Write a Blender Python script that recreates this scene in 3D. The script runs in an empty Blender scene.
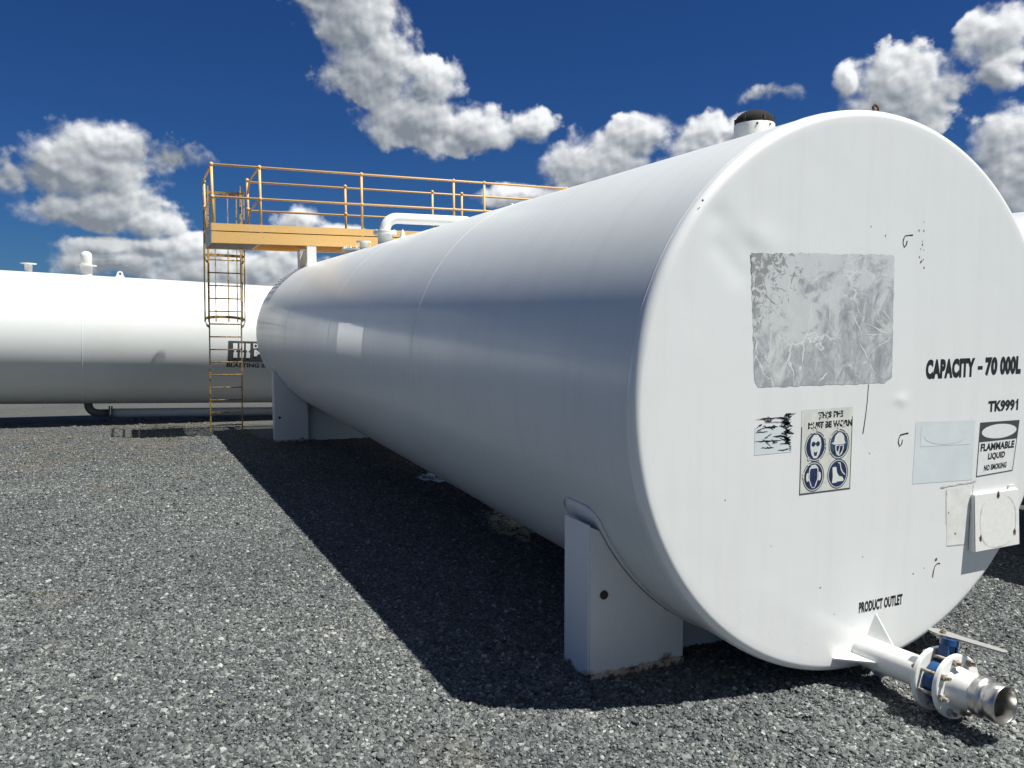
import bpy, bmesh, math, random
import numpy as np
from mathutils import Vector, Matrix, Euler

random.seed(7)
rng = np.random.default_rng(11)
SC = bpy.context.scene
COL = SC.collection
PI = math.pi
R = 1.40            # tank radius, m
ZC = 1.43           # height of the tank axis above the ground at the front support
LEN = 13.27         # tank length


def ground_z(x, y):
    s = 0.04 * (y - 0.54) + 0.03 * (x + 1.3)
    return -4.0 * math.tanh(s / 4.0) - 0.018


# ------------------------------------------------------------------ materials
def new_mat(name):
    m = bpy.data.materials.new(name)
    m.use_nodes = True
    nt = m.node_tree
    for n in list(nt.nodes):
        nt.nodes.remove(n)
    out = nt.nodes.new('ShaderNodeOutputMaterial')
    b = nt.nodes.new('ShaderNodeBsdfPrincipled')
    nt.links.new(b.outputs[0], out.inputs[0])
    return m, nt, b


def N(nt, typ, **kw):
    n = nt.nodes.new(typ)
    for k, v in kw.items():
        if k in n.inputs:
            n.inputs[k].default_value = v
        else:
            setattr(n, k, v)
    return n


def ramp(nt, src, stops, interp='LINEAR'):
    r = nt.nodes.new('ShaderNodeValToRGB')
    r.color_ramp.interpolation = interp
    els = r.color_ramp.elements
    while len(els) < len(stops):
        els.new(0.5)
    for e, (p, c) in zip(els, stops):
        e.position = p
        e.color = c if len(c) == 4 else (*c, 1)
    nt.links.new(src, r.inputs[0])
    return r


def mixc(nt, fac, a, b, mode='MIX'):
    m = nt.nodes.new('ShaderNodeMix')
    m.data_type = 'RGBA'
    m.blend_type = mode
    for si, v in ((0, fac), (6, a), (7, b)):
        sock = m.inputs[si]
        if isinstance(v, bpy.types.NodeSocket):
            nt.links.new(v, sock)
        elif si == 0:
            sock.default_value = v
        else:
            sock.default_value = v if len(v) == 4 else (*v, 1)
    return m.outputs[2]


def math_n(nt, op, a, b=None, c=None, clamp=False):
    m = nt.nodes.new('ShaderNodeMath')
    m.operation = op
    m.use_clamp = clamp
    for i, v in enumerate((a, b, c)):
        if v is None:
            continue
        if isinstance(v, bpy.types.NodeSocket):
            nt.links.new(v, m.inputs[i])
        else:
            m.inputs[i].default_value = v
    return m.outputs[0]


def objcoord(nt):
    return nt.nodes.new('ShaderNodeTexCoord').outputs['Object']


def noise(nt, vec, scale, detail=4, rough=0.55, dist=0.0):
    n = N(nt, 'ShaderNodeTexNoise', Scale=scale, Detail=detail, Roughness=rough, Distortion=dist)
    nt.links.new(vec, n.inputs['Vector'])
    return n.outputs[0]


def scaled(nt, vec, s):
    m = nt.nodes.new('ShaderNodeMapping')
    nt.links.new(vec, m.inputs[0])
    m.inputs['Scale'].default_value = s
    return m.outputs[0]


def bump(nt, b, h, strength, dist):
    bn = N(nt, 'ShaderNodeBump', Strength=strength, Distance=dist)
    nt.links.new(h, bn.inputs['Height'])
    nt.links.new(bn.outputs[0], b.inputs['Normal'])


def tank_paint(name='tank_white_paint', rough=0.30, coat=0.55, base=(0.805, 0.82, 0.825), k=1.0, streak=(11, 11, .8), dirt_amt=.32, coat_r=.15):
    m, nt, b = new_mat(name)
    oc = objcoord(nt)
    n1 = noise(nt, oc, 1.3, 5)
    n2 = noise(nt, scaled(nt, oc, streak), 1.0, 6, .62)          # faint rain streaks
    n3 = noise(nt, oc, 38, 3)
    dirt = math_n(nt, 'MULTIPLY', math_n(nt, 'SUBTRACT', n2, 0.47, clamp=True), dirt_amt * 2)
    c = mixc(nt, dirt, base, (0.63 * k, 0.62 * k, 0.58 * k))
    f1 = ramp(nt, n1, [(0.35, (0, 0, 0)), (0.75, (0.30, 0.30, 0.30))])
    c = mixc(nt, f1.outputs[0], c, (0.76 * k, 0.78 * k, 0.775 * k))
    spk = ramp(nt, n3, [(0.765, (0, 0, 0)), (0.80, (0.4, 0.4, 0.4))])
    c = mixc(nt, spk.outputs[0], c, (0.45 * k, 0.42 * k, 0.38 * k))
    nt.links.new(c, b.inputs['Base Color'])
    rr = ramp(nt, n1, [(0.3, (rough - .05,) * 3), (0.8, (rough + .10,) * 3)])
    nt.links.new(rr.outputs[0], b.inputs['Roughness'])
    b.inputs['Coat Weight'].default_value = coat
    b.inputs['Coat Roughness'].default_value = coat_r
    bump(nt, b, noise(nt, scaled(nt, oc, (2.2, 0.9, 2.2)), 1.0, 2), 0.25, 0.012)
    return m


def plain(name, color, rough=0.5, metal=0.0, var=0.12, scale=14.0, coat=0.0):
    m, nt, b = new_mat(name)
    oc = objcoord(nt)
    n = noise(nt, oc, scale, 5)
    dk = tuple(x * (1 - var * 2.2) for x in color)
    lt = tuple(min(1, x * (1 + var)) for x in color)
    r = ramp(nt, n, [(0.3, dk), (0.7, lt)])
    nt.links.new(r.outputs[0], b.inputs['Base Color'])
    b.inputs['Roughness'].default_value = rough
    b.inputs['Metallic'].default_value = metal
    b.inputs['Coat Weight'].default_value = coat
    return m


def rusty(name, color, rust_at=0.62, rust=(0.20, 0.075, 0.025), rough=0.5, scale=7.0, streak=1.0):
    """painted steel whose paint is chipped to rust in noise shaped spots"""
    m, nt, b = new_mat(name)
    oc = objcoord(nt)
    n = noise(nt, scaled(nt, oc, (1, 1, streak)), scale, 8, 0.68)
    n2 = noise(nt, oc, scale * 5, 4)
    r = ramp(nt, n, [(rust_at, (0, 0, 0)), (rust_at + 0.05, (1, 1, 1))])
    rc = mixc(nt, n2, tuple(x * 0.45 for x in rust), tuple(min(1, x * 1.7) for x in rust))
    c0 = mixc(nt, n2, tuple(x * 0.86 for x in color), tuple(min(1, x * 1.08) for x in color))
    c = mixc(nt, r.outputs[0], c0, rc)
    nt.links.new(c, b.inputs['Base Color'])
    rr = ramp(nt, r.outputs[0], [(0, (rough,) * 3), (1, (0.85,) * 3)])
    nt.links.new(rr.outputs[0], b.inputs['Roughness'])
    bump(nt, b, r.outputs[0], 0.3, 0.002)
    return m


def saddle_paint():
    """white steel with a rusty, scuffed foot (rust creeping up from the wet ground)"""
    m, nt, b = new_mat('support_white_paint')
    oc = objcoord(nt)
    sep = nt.nodes.new('ShaderNodeSeparateXYZ')
    nt.links.new(oc, sep.inputs[0])
    n = noise(nt, oc, 9, 6, 0.65)
    n2 = noise(nt, oc, 40, 4)
    h = math_n(nt, 'MULTIPLY_ADD', sep.outputs[2], 3.6, -0.05)      # low at the foot
    low = math_n(nt, 'SUBTRACT', math_n(nt, 'MULTIPLY', n, 0.95), h)
    r = ramp(nt, low, [(0.06, (0, 0, 0)), (0.22, (1, 1, 1))])
    spots = ramp(nt, n, [(0.715, (0, 0, 0)), (0.73, (1, 1, 1))])
    f = math_n(nt, 'MAXIMUM', r.outputs[0], spots.outputs[0])
    rc = ramp(nt, n2, [(0.35, (0.035, 0.02, 0.012)), (0.55, (0.22, 0.11, 0.045)), (0.7, (0.36, 0.25, 0.14))])
    c = mixc(nt, n2, (0.70, 0.70, 0.69), (0.80, 0.80, 0.79))
    c = mixc(nt, f, c, rc.outputs[0])
    nt.links.new(c, b.inputs['Base Color'])
    b.inputs['Roughness'].default_value = 0.42
    return m


def residue_mat():
    """bare aluminium-grey sticker base with scraped white film and dark grey glue areas"""
    m, nt, b = new_mat('scraped_decal_film')
    oc = objcoord(nt)
    sep = nt.nodes.new('ShaderNodeSeparateXYZ')
    nt.links.new(oc, sep.inputs[0])
    x, z = sep.outputs[0], sep.outputs[2]
    n = noise(nt, oc, 5.0, 8, 0.7, 1.2)
    f = noise(nt, scaled(nt, oc, (14, 14, 9)), 1.0, 8, 0.75, 0.6)
    w = noise(nt, oc, 17, 6, 0.7, 2.0)
    base = ramp(nt, f, [(0.30, (0.28, 0.30, 0.315)), (0.46, (0.40, 0.425, 0.44)), (0.59, (0.58, 0.605, 0.62)), (0.68, (0.80, 0.82, 0.825))])
    zz = math_n(nt, 'MULTIPLY_ADD', z, 1.5, -2.45)             # -0.2 .. 0.75 bottom to top
    xx = math_n(nt, 'MULTIPLY', math_n(nt, 'ADD', x, 0.25), -0.55)
    film_src = math_n(nt, 'ADD', math_n(nt, 'ADD', n, math_n(nt, 'MULTIPLY', zz, 0.26)), math_n(nt, 'MULTIPLY', xx, 0.25))
    film = ramp(nt, film_src, [(0.55, (0, 0, 0)), (0.64, (0.8, 0.8, 0.8))])
    c = mixc(nt, film.outputs[0], base.outputs[0], (0.70, 0.715, 0.72))
    glue_src = math_n(nt, 'ADD', math_n(nt, 'ADD', w, math_n(nt, 'MULTIPLY', zz, 0.22)), xx)
    glue = ramp(nt, glue_src, [(0.865, (0, 0, 0)), (0.88, (1, 1, 1))])
    c = mixc(nt, glue.outputs[0], c, (0.33, 0.33, 0.325))
    # creased scratches
    v = N(nt, 'ShaderNodeTexVoronoi', feature='DISTANCE_TO_EDGE', Scale=3.6)
    wv = nt.nodes.new('ShaderNodeVectorMath'); wv.operation = 'MULTIPLY_ADD'
    nn = N(nt, 'ShaderNodeTexNoise', Scale=4.0, Detail=5.0)
    nt.links.new(oc, nn.inputs['Vector'])
    nt.links.new(nn.outputs['Color'], wv.inputs[0]); wv.inputs[1].default_value = (0.45, 0.45, 0.45)
    nt.links.new(oc, wv.inputs[2]); nt.links.new(wv.outputs[0], v.inputs['Vector'])
    sc_m = noise(nt, oc, 2.6, 3)
    wdt = math_n(nt, 'MULTIPLY', ramp(nt, sc_m, [(0.47, (0, 0, 0)), (0.62, (1, 1, 1))]).outputs[0], 0.020)
    scr = math_n(nt, 'LESS_THAN', v.outputs[0], wdt)
    c = mixc(nt, math_n(nt, 'MULTIPLY', scr, 0.8), c, (0.80, 0.81, 0.81))
    nt.links.new(c, b.inputs['Base Color'])
    b.inputs['Metallic'].default_value = 0.1
    b.inputs['Roughness'].default_value = 0.28
    bump(nt, b, f, 0.35, 0.003)
    return m


M = {}
M['paint'] = tank_paint()
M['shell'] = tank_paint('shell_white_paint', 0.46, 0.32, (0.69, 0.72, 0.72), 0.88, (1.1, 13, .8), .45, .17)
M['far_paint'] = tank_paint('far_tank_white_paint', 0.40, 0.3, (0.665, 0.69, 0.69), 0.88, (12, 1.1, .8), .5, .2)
M['patch'] = plain('fresh_white_patch', (0.86, 0.87, 0.85), 0.35, var=0.02, coat=0.6)
M['weld'] = plain('painted_weld_bead', (0.72, 0.74, 0.74), 0.35, var=0.05, scale=40)
M['fitting'] = rusty('white_fitting_paint', (0.80, 0.80, 0.77), 0.70, (0.30, 0.17, 0.08), 0.4, 12)
M['outlet'] = rusty('outlet_white_paint', (0.74, 0.75, 0.735), 0.735, (0.30, 0.18, 0.10), 0.33, 9)
M['saddle'] = saddle_paint()
M['foot'] = rusty('muddy_rusted_foot', (0.50, 0.44, 0.34), 0.47, (0.13, 0.075, 0.04), 0.8, 11)
M['yellow'] = rusty('safety_yellow_paint', (0.74, 0.455, 0.18), 0.72, (0.24, 0.10, 0.03), 0.5, 8)
M['yellow_beam'] = rusty('yellow_beam_paint', (0.76, 0.47, 0.175), 0.76, (0.25, 0.11, 0.04), 0.5, 4)
M['ladder'] = rusty('worn_yellow_ladder_paint', (0.56, 0.35, 0.10), 0.53, (0.13, 0.06, 0.035), 0.55, 16)
M['cage'] = rusty('worn_cage_paint', (0.52, 0.37, 0.14), 0.55, (0.14, 0.07, 0.05), 0.55, 10)
M['grating'] = plain('grating_steel', (0.24, 0.13, 0.06), 0.6, var=0.2)
M['brown_steel'] = plain('brown_primed_steel', (0.11, 0.055, 0.028), 0.65, var=0.25)
M['galv'] = plain('galvanised_plate', (0.45, 0.45, 0.44), 0.5, 0.4, var=0.2, scale=8)
M['black'] = plain('black_vinyl', (0.018, 0.018, 0.022), 0.45, var=0.1)
M['charcoal'] = plain('charcoal_band_vinyl', (0.060, 0.066, 0.075), 0.45, var=0.08)
M['rubber'] = plain('black_lid_paint', (0.008, 0.008, 0.009), 0.95, var=0.25)
M['white_vinyl'] = plain('white_vinyl', (0.78, 0.79, 0.79), 0.45, var=0.03)
M['cream'] = plain('weathered_cream_vinyl', (0.68, 0.69, 0.64), 0.55, var=0.06, scale=20)
M['faded'] = plain('faded_bluish_vinyl', (0.665, 0.72, 0.745), 0.5, var=0.03, scale=6)
M['faded2'] = plain('faded_ghost_print', (0.685, 0.735, 0.757), 0.5, var=0.03, scale=6)
M['navy'] = plain('navy_sign_print', (0.018, 0.032, 0.11), 0.45, var=0.25, scale=30)
M['teal'] = plain('sun_bleached_navy_print', (0.030, 0.075, 0.135), 0.45, var=0.5, scale=25)
M['icon'] = plain('icon_white_print', (0.70, 0.72, 0.69), 0.5, var=0.05)
M['blue'] = plain('valve_blue_enamel', (0.015, 0.075, 0.23), 0.38, var=0.2, scale=20)
M['steel'] = plain('brushed_stainless', (0.62, 0.61, 0.59), 0.32, 1.0, var=0.14, scale=30)
M['steel_in'] = plain('cast_aluminium', (0.60, 0.59, 0.57), 0.40, 0.75, var=0.15, scale=22)
M['lever'] = rusty('zinc_lever', (0.27, 0.27, 0.26), 0.66, (0.15, 0.11, 0.08), 0.45, 12)
M['bolt'] = rusty('rusty_bolt', (0.40, 0.36, 0.31), 0.52, (0.19, 0.105, 0.055), 0.5, 30)
M['clip'] = plain('dark_rusty_steel', (0.06, 0.04, 0.03), 0.8, var=0.4, scale=25)
M['rust'] = plain('rust', (0.16, 0.07, 0.03), 0.9, var=0.4, scale=25)
M['stain'] = plain('glue_stain', (0.775, 0.785, 0.755), 0.6, var=0.06, scale=16)
M['stain_edge'] = plain('glue_edge', (0.62, 0.60, 0.54), 0.7, var=0.25, scale=22)
M['residue'] = residue_mat()
M['dark_pipe'] = plain('dark_grey_pipe_paint', (0.16, 0.165, 0.17), 0.45, var=0.1)


# ------------------------------------------------------------------ mesh helpers
class MB:
    def __init__(self):
        self.bm = bmesh.new()

    def box(self, lo, hi, bevel=0.0, rot=None, org=None):
        lo, hi = Vector(lo), Vector(hi)
        c = (lo + hi) / 2
        vs = [self.bm.verts.new(Vector((x, y, z))) for x in (lo.x, hi.x) for y in (lo.y, hi.y) for z in (lo.z, hi.z)]
        idx = [(0, 1, 3, 2), (4, 6, 7, 5), (0, 4, 5, 1), (2, 3, 7, 6), (0, 2, 6, 4), (1, 5, 7, 3)]
        fs = [self.bm.faces.new([vs[i] for i in f]) for f in idx]
        if bevel:
            es = list({e for f in fs for e in f.edges})
            r = bmesh.ops.bevel(self.bm, geom=es, offset=bevel, segments=2, affect='EDGES', profile=0.6)
            vs = list({v for f in r['faces'] for v in f.verts} | {v for v in vs if v.is_valid})
        if rot is not None:
            o = Vector(org) if org is not None else c
            for v in vs:
                if v.is_valid:
                    v.co = o + rot @ (v.co - o)
        return self

    def tube(self, pts, r, n=10, caps=True, radii=None):
        pts = [Vector(p) for p in pts]
        rings = []
        up = None
        for i, p in enumerate(pts):
            if i == 0:
                t = pts[1] - pts[0]
            elif i == len(pts) - 1:
                t = pts[-1] - pts[-2]
            else:
                t = (pts[i + 1] - p).normalized() + (p - pts[i - 1]).normalized()
            t.normalize()
            if up is None:
                a = Vector((0, 0, 1)) if abs(t.z) < 0.9 else Vector((1, 0, 0))
                u = t.cross(a).normalized()
            else:
                u = (up - t * up.dot(t)).normalized()
            up = u
            w = t.cross(u)
            rr = radii[i] if radii else r
            rings.append([self.bm.verts.new(p + (u * math.cos(2 * PI * k / n) + w * math.sin(2 * PI * k / n)) * rr) for k in range(n)])
        for a, b in zip(rings, rings[1:]):
            for k in range(n):
                f = self.bm.faces.new((a[k], a[(k + 1) % n], b[(k + 1) % n], b[k]))
                f.smooth = True
        if caps:
            self.bm.faces.new(list(reversed(rings[0])))
            self.bm.faces.new(rings[-1])
        return self

    def lathe(self, prof, org=(0, 0, 0), axis=(0, 0, 1), n=48, smooth=True, start=None):
        """prof: (radius, distance along axis); sharp profile corners are split"""
        ax = Vector(axis).normalized()
        a = Vector((0, 0, 1)) if abs(ax.z) < 0.9 else Vector((1, 0, 0))
        u = ax.cross(a).normalized()
        w = ax.cross(u)
        org = Vector(org)

        def ring(r, h):
            if r < 1e-6:
                return [self.bm.verts.new(org + ax * h)]
            return [self.bm.verts.new(org + ax * h + (u * math.cos(2 * PI * k / n) + w * math.sin(2 * PI * k / n)) * r) for k in range(n)]
        prev = None
        for i, (r, h) in enumerate(prof):
            cur = ring(r, h)
            if prev is not None:
                for k in range(n):
                    k2 = (k + 1) % n
                    if len(prev) == 1 and len(cur) == 1:
                        continue
                    if len(prev) == 1:
                        vs = (prev[0], cur[k2], cur[k])
                    elif len(cur) == 1:
                        vs = (prev[k], prev[k2], cur[0])
                    else:
                        vs = (prev[k], prev[k2], cur[k2], cur[k])
                    f = self.bm.faces.new(vs)
                    f.smooth = smooth
            prev = cur
            if 0 < i < len(prof) - 1:
                d0 = Vector((r - prof[i - 1][0], h - prof[i - 1][1])).normalized()
                d1 = Vector((prof[i + 1][0] - r, prof[i + 1][1] - h)).normalized()
                if d0.dot(d1) < 0.82:
                    prev = ring(r, h)
        return self

    def prism(self, poly, fn, d0, d1):
        """poly: 2-D outline; fn(u, v, d) -> 3-D point; extruded between d0 and d1"""
        a = [self.bm.verts.new(fn(p[0], p[1], d0)) for p in poly]
        b = [self.bm.verts.new(fn(p[0], p[1], d1)) for p in poly]
        n = len(poly)
        self.bm.faces.new(list(reversed(a)))
        self.bm.faces.new(b)
        for k in range(n):
            self.bm.faces.new((a[k], a[(k + 1) % n], b[(k + 1) % n], b[k]))
        return self

    def sheet(self, poly, fn):
        self.bm.faces.new([self.bm.verts.new(fn(*p)) for p in poly])
        return self

    def bolt(self, p, ax, r, h, shank=0.0):
        ax = Vector(ax).normalized()
        self.lathe([(0, h), (r, h), (r, 0), (0, 0)], p, ax, n=6, smooth=False)
        if shank:
            self.lathe([(0, h + shank), (r * .55, h + shank), (r * .55, h)], p, ax, n=10)
        return self

    def build(self, name, mat, parent=None, recalc=True):
        if recalc:
            bmesh.ops.recalc_face_normals(self.bm, faces=self.bm.faces)
        me = bpy.data.meshes.new(name)
        self.bm.to_mesh(me)
        self.bm.free()
        me.materials.append(mat)
        o = bpy.data.objects.new(name, me)
        COL.objects.link(o)
        if parent is not None:
            o.parent = parent
        return o


def tag(o, label=None, cat=None, group=None, kind=None):
    if label:
        o['label'] = label
    if cat:
        o['category'] = cat
    if group:
        o['group'] = group
    if kind:
        o['kind'] = kind
    return o


def thing(name, label, cat, loc=(0, 0, 0), group=None):
    o = bpy.data.objects.new(name, None)
    o.empty_display_size = 0.2
    COL.objects.link(o)
    o.location = loc
    return tag(o, label, cat, group)


def text_polys(body, offset=0.0, spacing=1.0):
    """lettering as a triangulated mesh normalised to the unit box"""
    cu = bpy.data.curves.new('lettering_outline', 'FONT')
    cu.body = body
    cu.offset = offset
    cu.space_character = spacing
    cu.resolution_u = 3
    o = bpy.data.objects.new('lettering_outline', cu)
    COL.objects.link(o)
    dg = bpy.context.evaluated_depsgraph_get()
    me = o.evaluated_get(dg).to_mesh()
    co = [(v.co.x, v.co.y) for v in me.vertices]
    fs = [tuple(p.vertices) for p in me.polygons]
    o.evaluated_get(dg).to_mesh_clear()
    bpy.data.objects.remove(o)
    bpy.data.curves.remove(cu)
    xs = [c[0] for c in co]
    ys = [c[1] for c in co]
    x0, x1, y0, y1 = min(xs), max(xs), min(ys), max(ys)
    return [((x - x0) / (x1 - x0), (y - y0) / (y1 - y0)) for x, y in co], fs


def add_text(mb, body, x0, z0, x1, z1, fn, offset=0.0, spacing=1.0):
    co, fs = text_polys(body, offset, spacing)
    vs = [mb.bm.verts.new(fn(x0 + (x1 - x0) * u, z0 + (z1 - z0) * v)) for u, v in co]
    for f in fs:
        try:
            mb.bm.faces.new([vs[i] for i in f])
        except ValueError:
            pass


def face_pt(off):
    return lambda x, z: Vector((x, -off, z))


def rect(mb, x0, z0, x1, z1, fn):
    mb.sheet([(x0, z0), (x1, z0), (x1, z1), (x0, z1)], fn)


def ellipse(cx, cz, rx, rz, n=40):
    return [(cx + rx * math.cos(2 * PI * k / n), cz + rz * math.sin(2 * PI * k / n)) for k in range(n)]


def frame_strip(mb, x0, z0, x1, z1, w, fn):
    rect(mb, x0, z0, x1, z0 + w, fn)
    rect(mb, x0, z1 - w, x1, z1, fn)
    rect(mb, x0, z0 + w, x0 + w, z1 - w, fn)
    rect(mb, x1 - w, z0 + w, x1, z1 - w, fn)


# ------------------------------------------------------------------ tanks
def shell_mesh(r=R, length=LEN):
    mb = MB()
    n = 288
    ys = list(np.linspace(0.062, length - 0.062, 26))
    prev = None
    for y in ys:
        ring = [mb.bm.verts.new((r * math.cos(2 * PI * k / n), y, ZC + r * math.sin(2 * PI * k / n))) for k in range(n)]
        if prev:
            for k in range(n):
                f = mb.bm.faces.new((prev[k], prev[(k + 1) % n], ring[(k + 1) % n], ring[k]))
                f.smooth = True
        prev = ring
    return mb


def gauss_seg(x, z, a, b, w):
    ax, az = a
    bx, bz = b
    t = max(0, min(1, ((x - ax) * (bx - ax) + (z - az) * (bz - az)) / ((bx - ax) ** 2 + (bz - az) ** 2)))
    d = math.hypot(x - ax - t * (bx - ax), z - az - t * (bz - az))
    fade = min(1, 4 * t + .15) * min(1, 4 * (1 - t) + .15)
    return math.exp(-(d / w) ** 2) * fade


def head_mesh(front=True, dents=True, r=R, length=LEN):
    """flat tank end with a rounded knuckle; the front one carries creases and dents"""
    mb = MB()
    n = 288
    kr = 0.042
    prof = [(rr, 0.0) for rr in np.linspace(0.0, r - kr, 46)]
    for k in range(1, 9):
        a = k / 8 * PI / 2
        prof.append((r - kr + kr * math.sin(a), kr - kr * math.cos(a)))
    prof.append((r, 0.050))
    prof.append((r, 0.062))
    prev = None
    for rr, h in prof:
        cnt = 1 if rr < 1e-6 else n
        cur = []
        for k in range(cnt):
            a = 2 * PI * k / n
            x, z = rr * math.cos(a), rr * math.sin(a)
            d = h
            if front and dents:
                zz = z + ZC
                d += 0.0045 * gauss_seg(x, zz, (-1.06, 2.33), (-0.72, 2.10), 0.055) * min(1, (r - rr) / .10)
                d -= 0.003 * gauss_seg(x, zz, (-1.02, 2.24), (-0.60, 2.16), 0.06) * min(1, (r - rr) / .10)
                d += 0.004 * gauss_seg(x, zz, (-1.00, 2.20), (-0.80, 1.98), 0.06) * min(1, (r - rr) / .10)
                d -= 0.0045 * math.exp(-((x - .205) ** 2 + (zz - 1.41) ** 2) / .030 ** 2)
            y = d if front else length - d
            cur.append(mb.bm.verts.new((x, y, ZC + z)))
        if prev:
            for k in range(n):
                if len(prev) == 1:
                    f = mb.bm.faces.new((prev[0], cur[k], cur[(k + 1) % n]))
                else:
                    f = mb.bm.faces.new((prev[k], cur[k], cur[(k + 1) % n], prev[(k + 1) % n]))
                f.smooth = True
        prev = cur
    return mb


def ring_bead(y, w=0.011, h=0.004, r=R):
    mb = MB()
    n = 288
    jit = [1 + 0.25 * random.random() for _ in range(n)]
    rows = []
    for (dy, rr) in ((-w, 0.0), (-w * .5, h), (0, h * 1.35), (w * .5, h), (w, 0.0)):
        rows.append([mb.bm.verts.new(((r - .0012 + rr * jit[k]) * math.cos(2 * PI * k / n), y + dy,
                                      ZC + (r - .0012 + rr * jit[k]) * math.sin(2 * PI * k / n))) for k in range(n)])
    for a, b in zip(rows, rows[1:]):
        for k in range(n):
            f = mb.bm.faces.new((a[k], a[(k + 1) % n], b[(k + 1) % n], b[k]))
            f.smooth = True
    return mb


def add_saddle(tank, y, foot_l, foot_r):
    """welded support: wrapper plate, two boxed legs, recessed middle web, foot plates. Parts sit in tank space"""
    s = bpy.data.objects.new('saddle', None)
    COL.objects.link(s)
    s.parent = tank
    s.location = (0, y, min(foot_l, foot_r))
    base = min(foot_l, foot_r)
    zc = ZC - base

    # wrapper plate: a thin band round the lower shell with rounded upper corners
    mb = MB()
    n = 72
    y0, y1 = -0.045, 0.33
    a0 = math.radians(203)
    a1 = math.radians(337)
    rows = []
    for j in range(9):
        t = j / 8
        row = []
        for k in range(n + 1):
            # shorten the arc near the band's edges -> rounded corners
            e = max(0.0, 1 - min(t, 1 - t) / 0.22)
            cut = 0.045 * e ** 2
            a = a0 + cut + (a1 - a0 - 2 * cut) * k / n
            row.append((a, y0 + (y1 - y0) * t))
        rows.append(row)
    for rr, flip in ((R + 0.0075, False),):
        vs = [[mb.bm.verts.new((rr * math.cos(a), yy, zc + rr * math.sin(a))) for a, yy in row] for row in rows]
        for p, q in zip(vs, vs[1:]):
            for k in range(n):
                f = mb.bm.faces.new((p[k], p[k + 1], q[k + 1], q[k]))
                f.smooth = True
        bead_path = [v.co.copy() for v in reversed(vs[-1])][-1:] + [r_[0].co.copy() for r_ in reversed(vs[1:-1])] + [v.co.copy() for v in vs[0]]
        edge = [v for v in vs[0]] + [r_[-1] for r_ in vs[1:]] + list(reversed(vs[-1][:-1])) + [r_[0] for r_ in reversed(vs[1:-1])]
        inner = []
        for v in edge:
            d = Vector((v.co.x, 0, v.co.z - zc)).normalized()
            inner.append(mb.bm.verts.new(v.co - d * 0.010))
        for k in range(len(edge)):
            k2 = (k + 1) % len(edge)
            mb.bm.faces.new((edge[k], edge[k2], inner[k2], inner[k]))
    mb.build('wrapper_plate', M['shell'], s)
    wb = MB()
    wb.tube([Vector(p_) for p_ in bead_path], .0045, 6)
    wb.build('weld_bead', M['weld'], s)

    fn = lambda u, v, d: Vector((u, d, v))
    for sg in (-1, 1):
        foot = (foot_l if sg < 0 else foot_r) - base
        leg = bpy.data.objects.new('leg', None)
        # leg = web + flanges joined in one mesh
        mb = MB()
        xo, xi = 1.30, 0.715
        top = []
        for k in range(13):
            x = xo - 0.008 - (xo - xi - 0.012) * k / 12
            rr = R + 0.0135
            top.append((sg * x, zc - math.sqrt(max(0, rr * rr - x * x))))
        top[0] = (top[0][0], top[0][1] - 0.075)
        poly = [(sg * (xo - 0.008), foot), ] + top + [(sg * (xi + .004), foot)]
        if sg > 0:
            poly = poly[::-1]
        mb.prism(poly, fn, 0.0, 0.012)
        bpy.data.objects.remove(leg)
        zt = zc - math.sqrt((R + .014) ** 2 - xo * xo) - 0.085
        mb.box((min(sg * xo, sg * (xo - .010)), 0.012, foot - .01), (max(sg * xo, sg * (xo - .010)), 0.262, zt))
        zt2 = zc - math.sqrt((R + .014) ** 2 - xi * xi) - 0.003
        mb.box((min(sg * xi, sg * (xi + .010)), 0.0125, foot - .01), (max(sg * xi, sg * (xi + .010)), 0.262, zt2))
        mb.build('leg', M['saddle'], s)
        if sg < 0:
            h = MB()
            h.lathe([(0, 0), (0.023, 0), (0.023, 0.004), (0, .004)], (sg * 1.215, -0.0035, foot + .445), (0, -1, 0), n=20)
            h.build('drain_hole', M['black'], s)
        f = MB()
        f.box((min(sg * (xi + .006), sg * (xo - .006)), -0.016, foot - .03), (max(sg * (xi + .006), sg * (xo - .006)), -0.0015, foot + .034), 0.003)
        f.build('foot_plate', M['foot'], s)
    mb = MB()
    poly = [(-0.714, 0.02)]
    for k in range(25):
        x = -0.714 + 1.428 * k / 24
        poly.append((x, zc - math.sqrt((R + 0.0135) ** 2 - x * x)))
    poly.append((0.714, 0.02))
    mb.prism(poly, fn, 0.17, 0.182)
    mb.build('middle_web', M['shell'], s)
    return s


def add_nozzle(parent, name, x, y, r, h, fr, fh=0.022, z=None, top=None):
    zb = ZC + math.sqrt(R * R - x * x) - 0.02 if z is None else z
    mb = MB()
    mb.lathe([(r, 0), (r, h), (fr, h), (fr, h + fh), (0, h + fh)], (x, y, zb), (0, 0, 1), n=28)
    return mb.build(name, M['fitting'], parent)


def add_lug(parent, x, y, s=1.0, face='x', z=None, mat=None):
    zb = ZC + math.sqrt(R * R - x * x) - 0.01 if z is None else z
    poly = [(-.10 * s, 0), (.10 * s, 0), (.062 * s, .075 * s)]
    for k in range(11):
        a = PI * k / 10
        poly.append((.062 * s * math.cos(a), .085 * s + .062 * s * math.sin(a)))
    poly.append((-.062 * s, .075 * s))
    fn = (lambda u, v, d: Vector((x + u, y + d, zb + v))) if face == 'x' else (lambda u, v, d: Vector((x + d, y + u, zb + v)))
    mb = MB()
    mb.prism(poly, fn, -.012 * s, .012 * s)
    o = mb.build('lifting_lug', mat or M['fitting'], parent)
    h = MB()
    hf = [(.024 * s * math.cos(2 * PI * k / 16), .085 * s + .024 * s * math.sin(2 * PI * k / 16)) for k in range(16)]
    h.prism(hf, fn, -.0135 * s, .0135 * s)
    h.build('lug_eye', M['black'], o)
    return o


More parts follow.
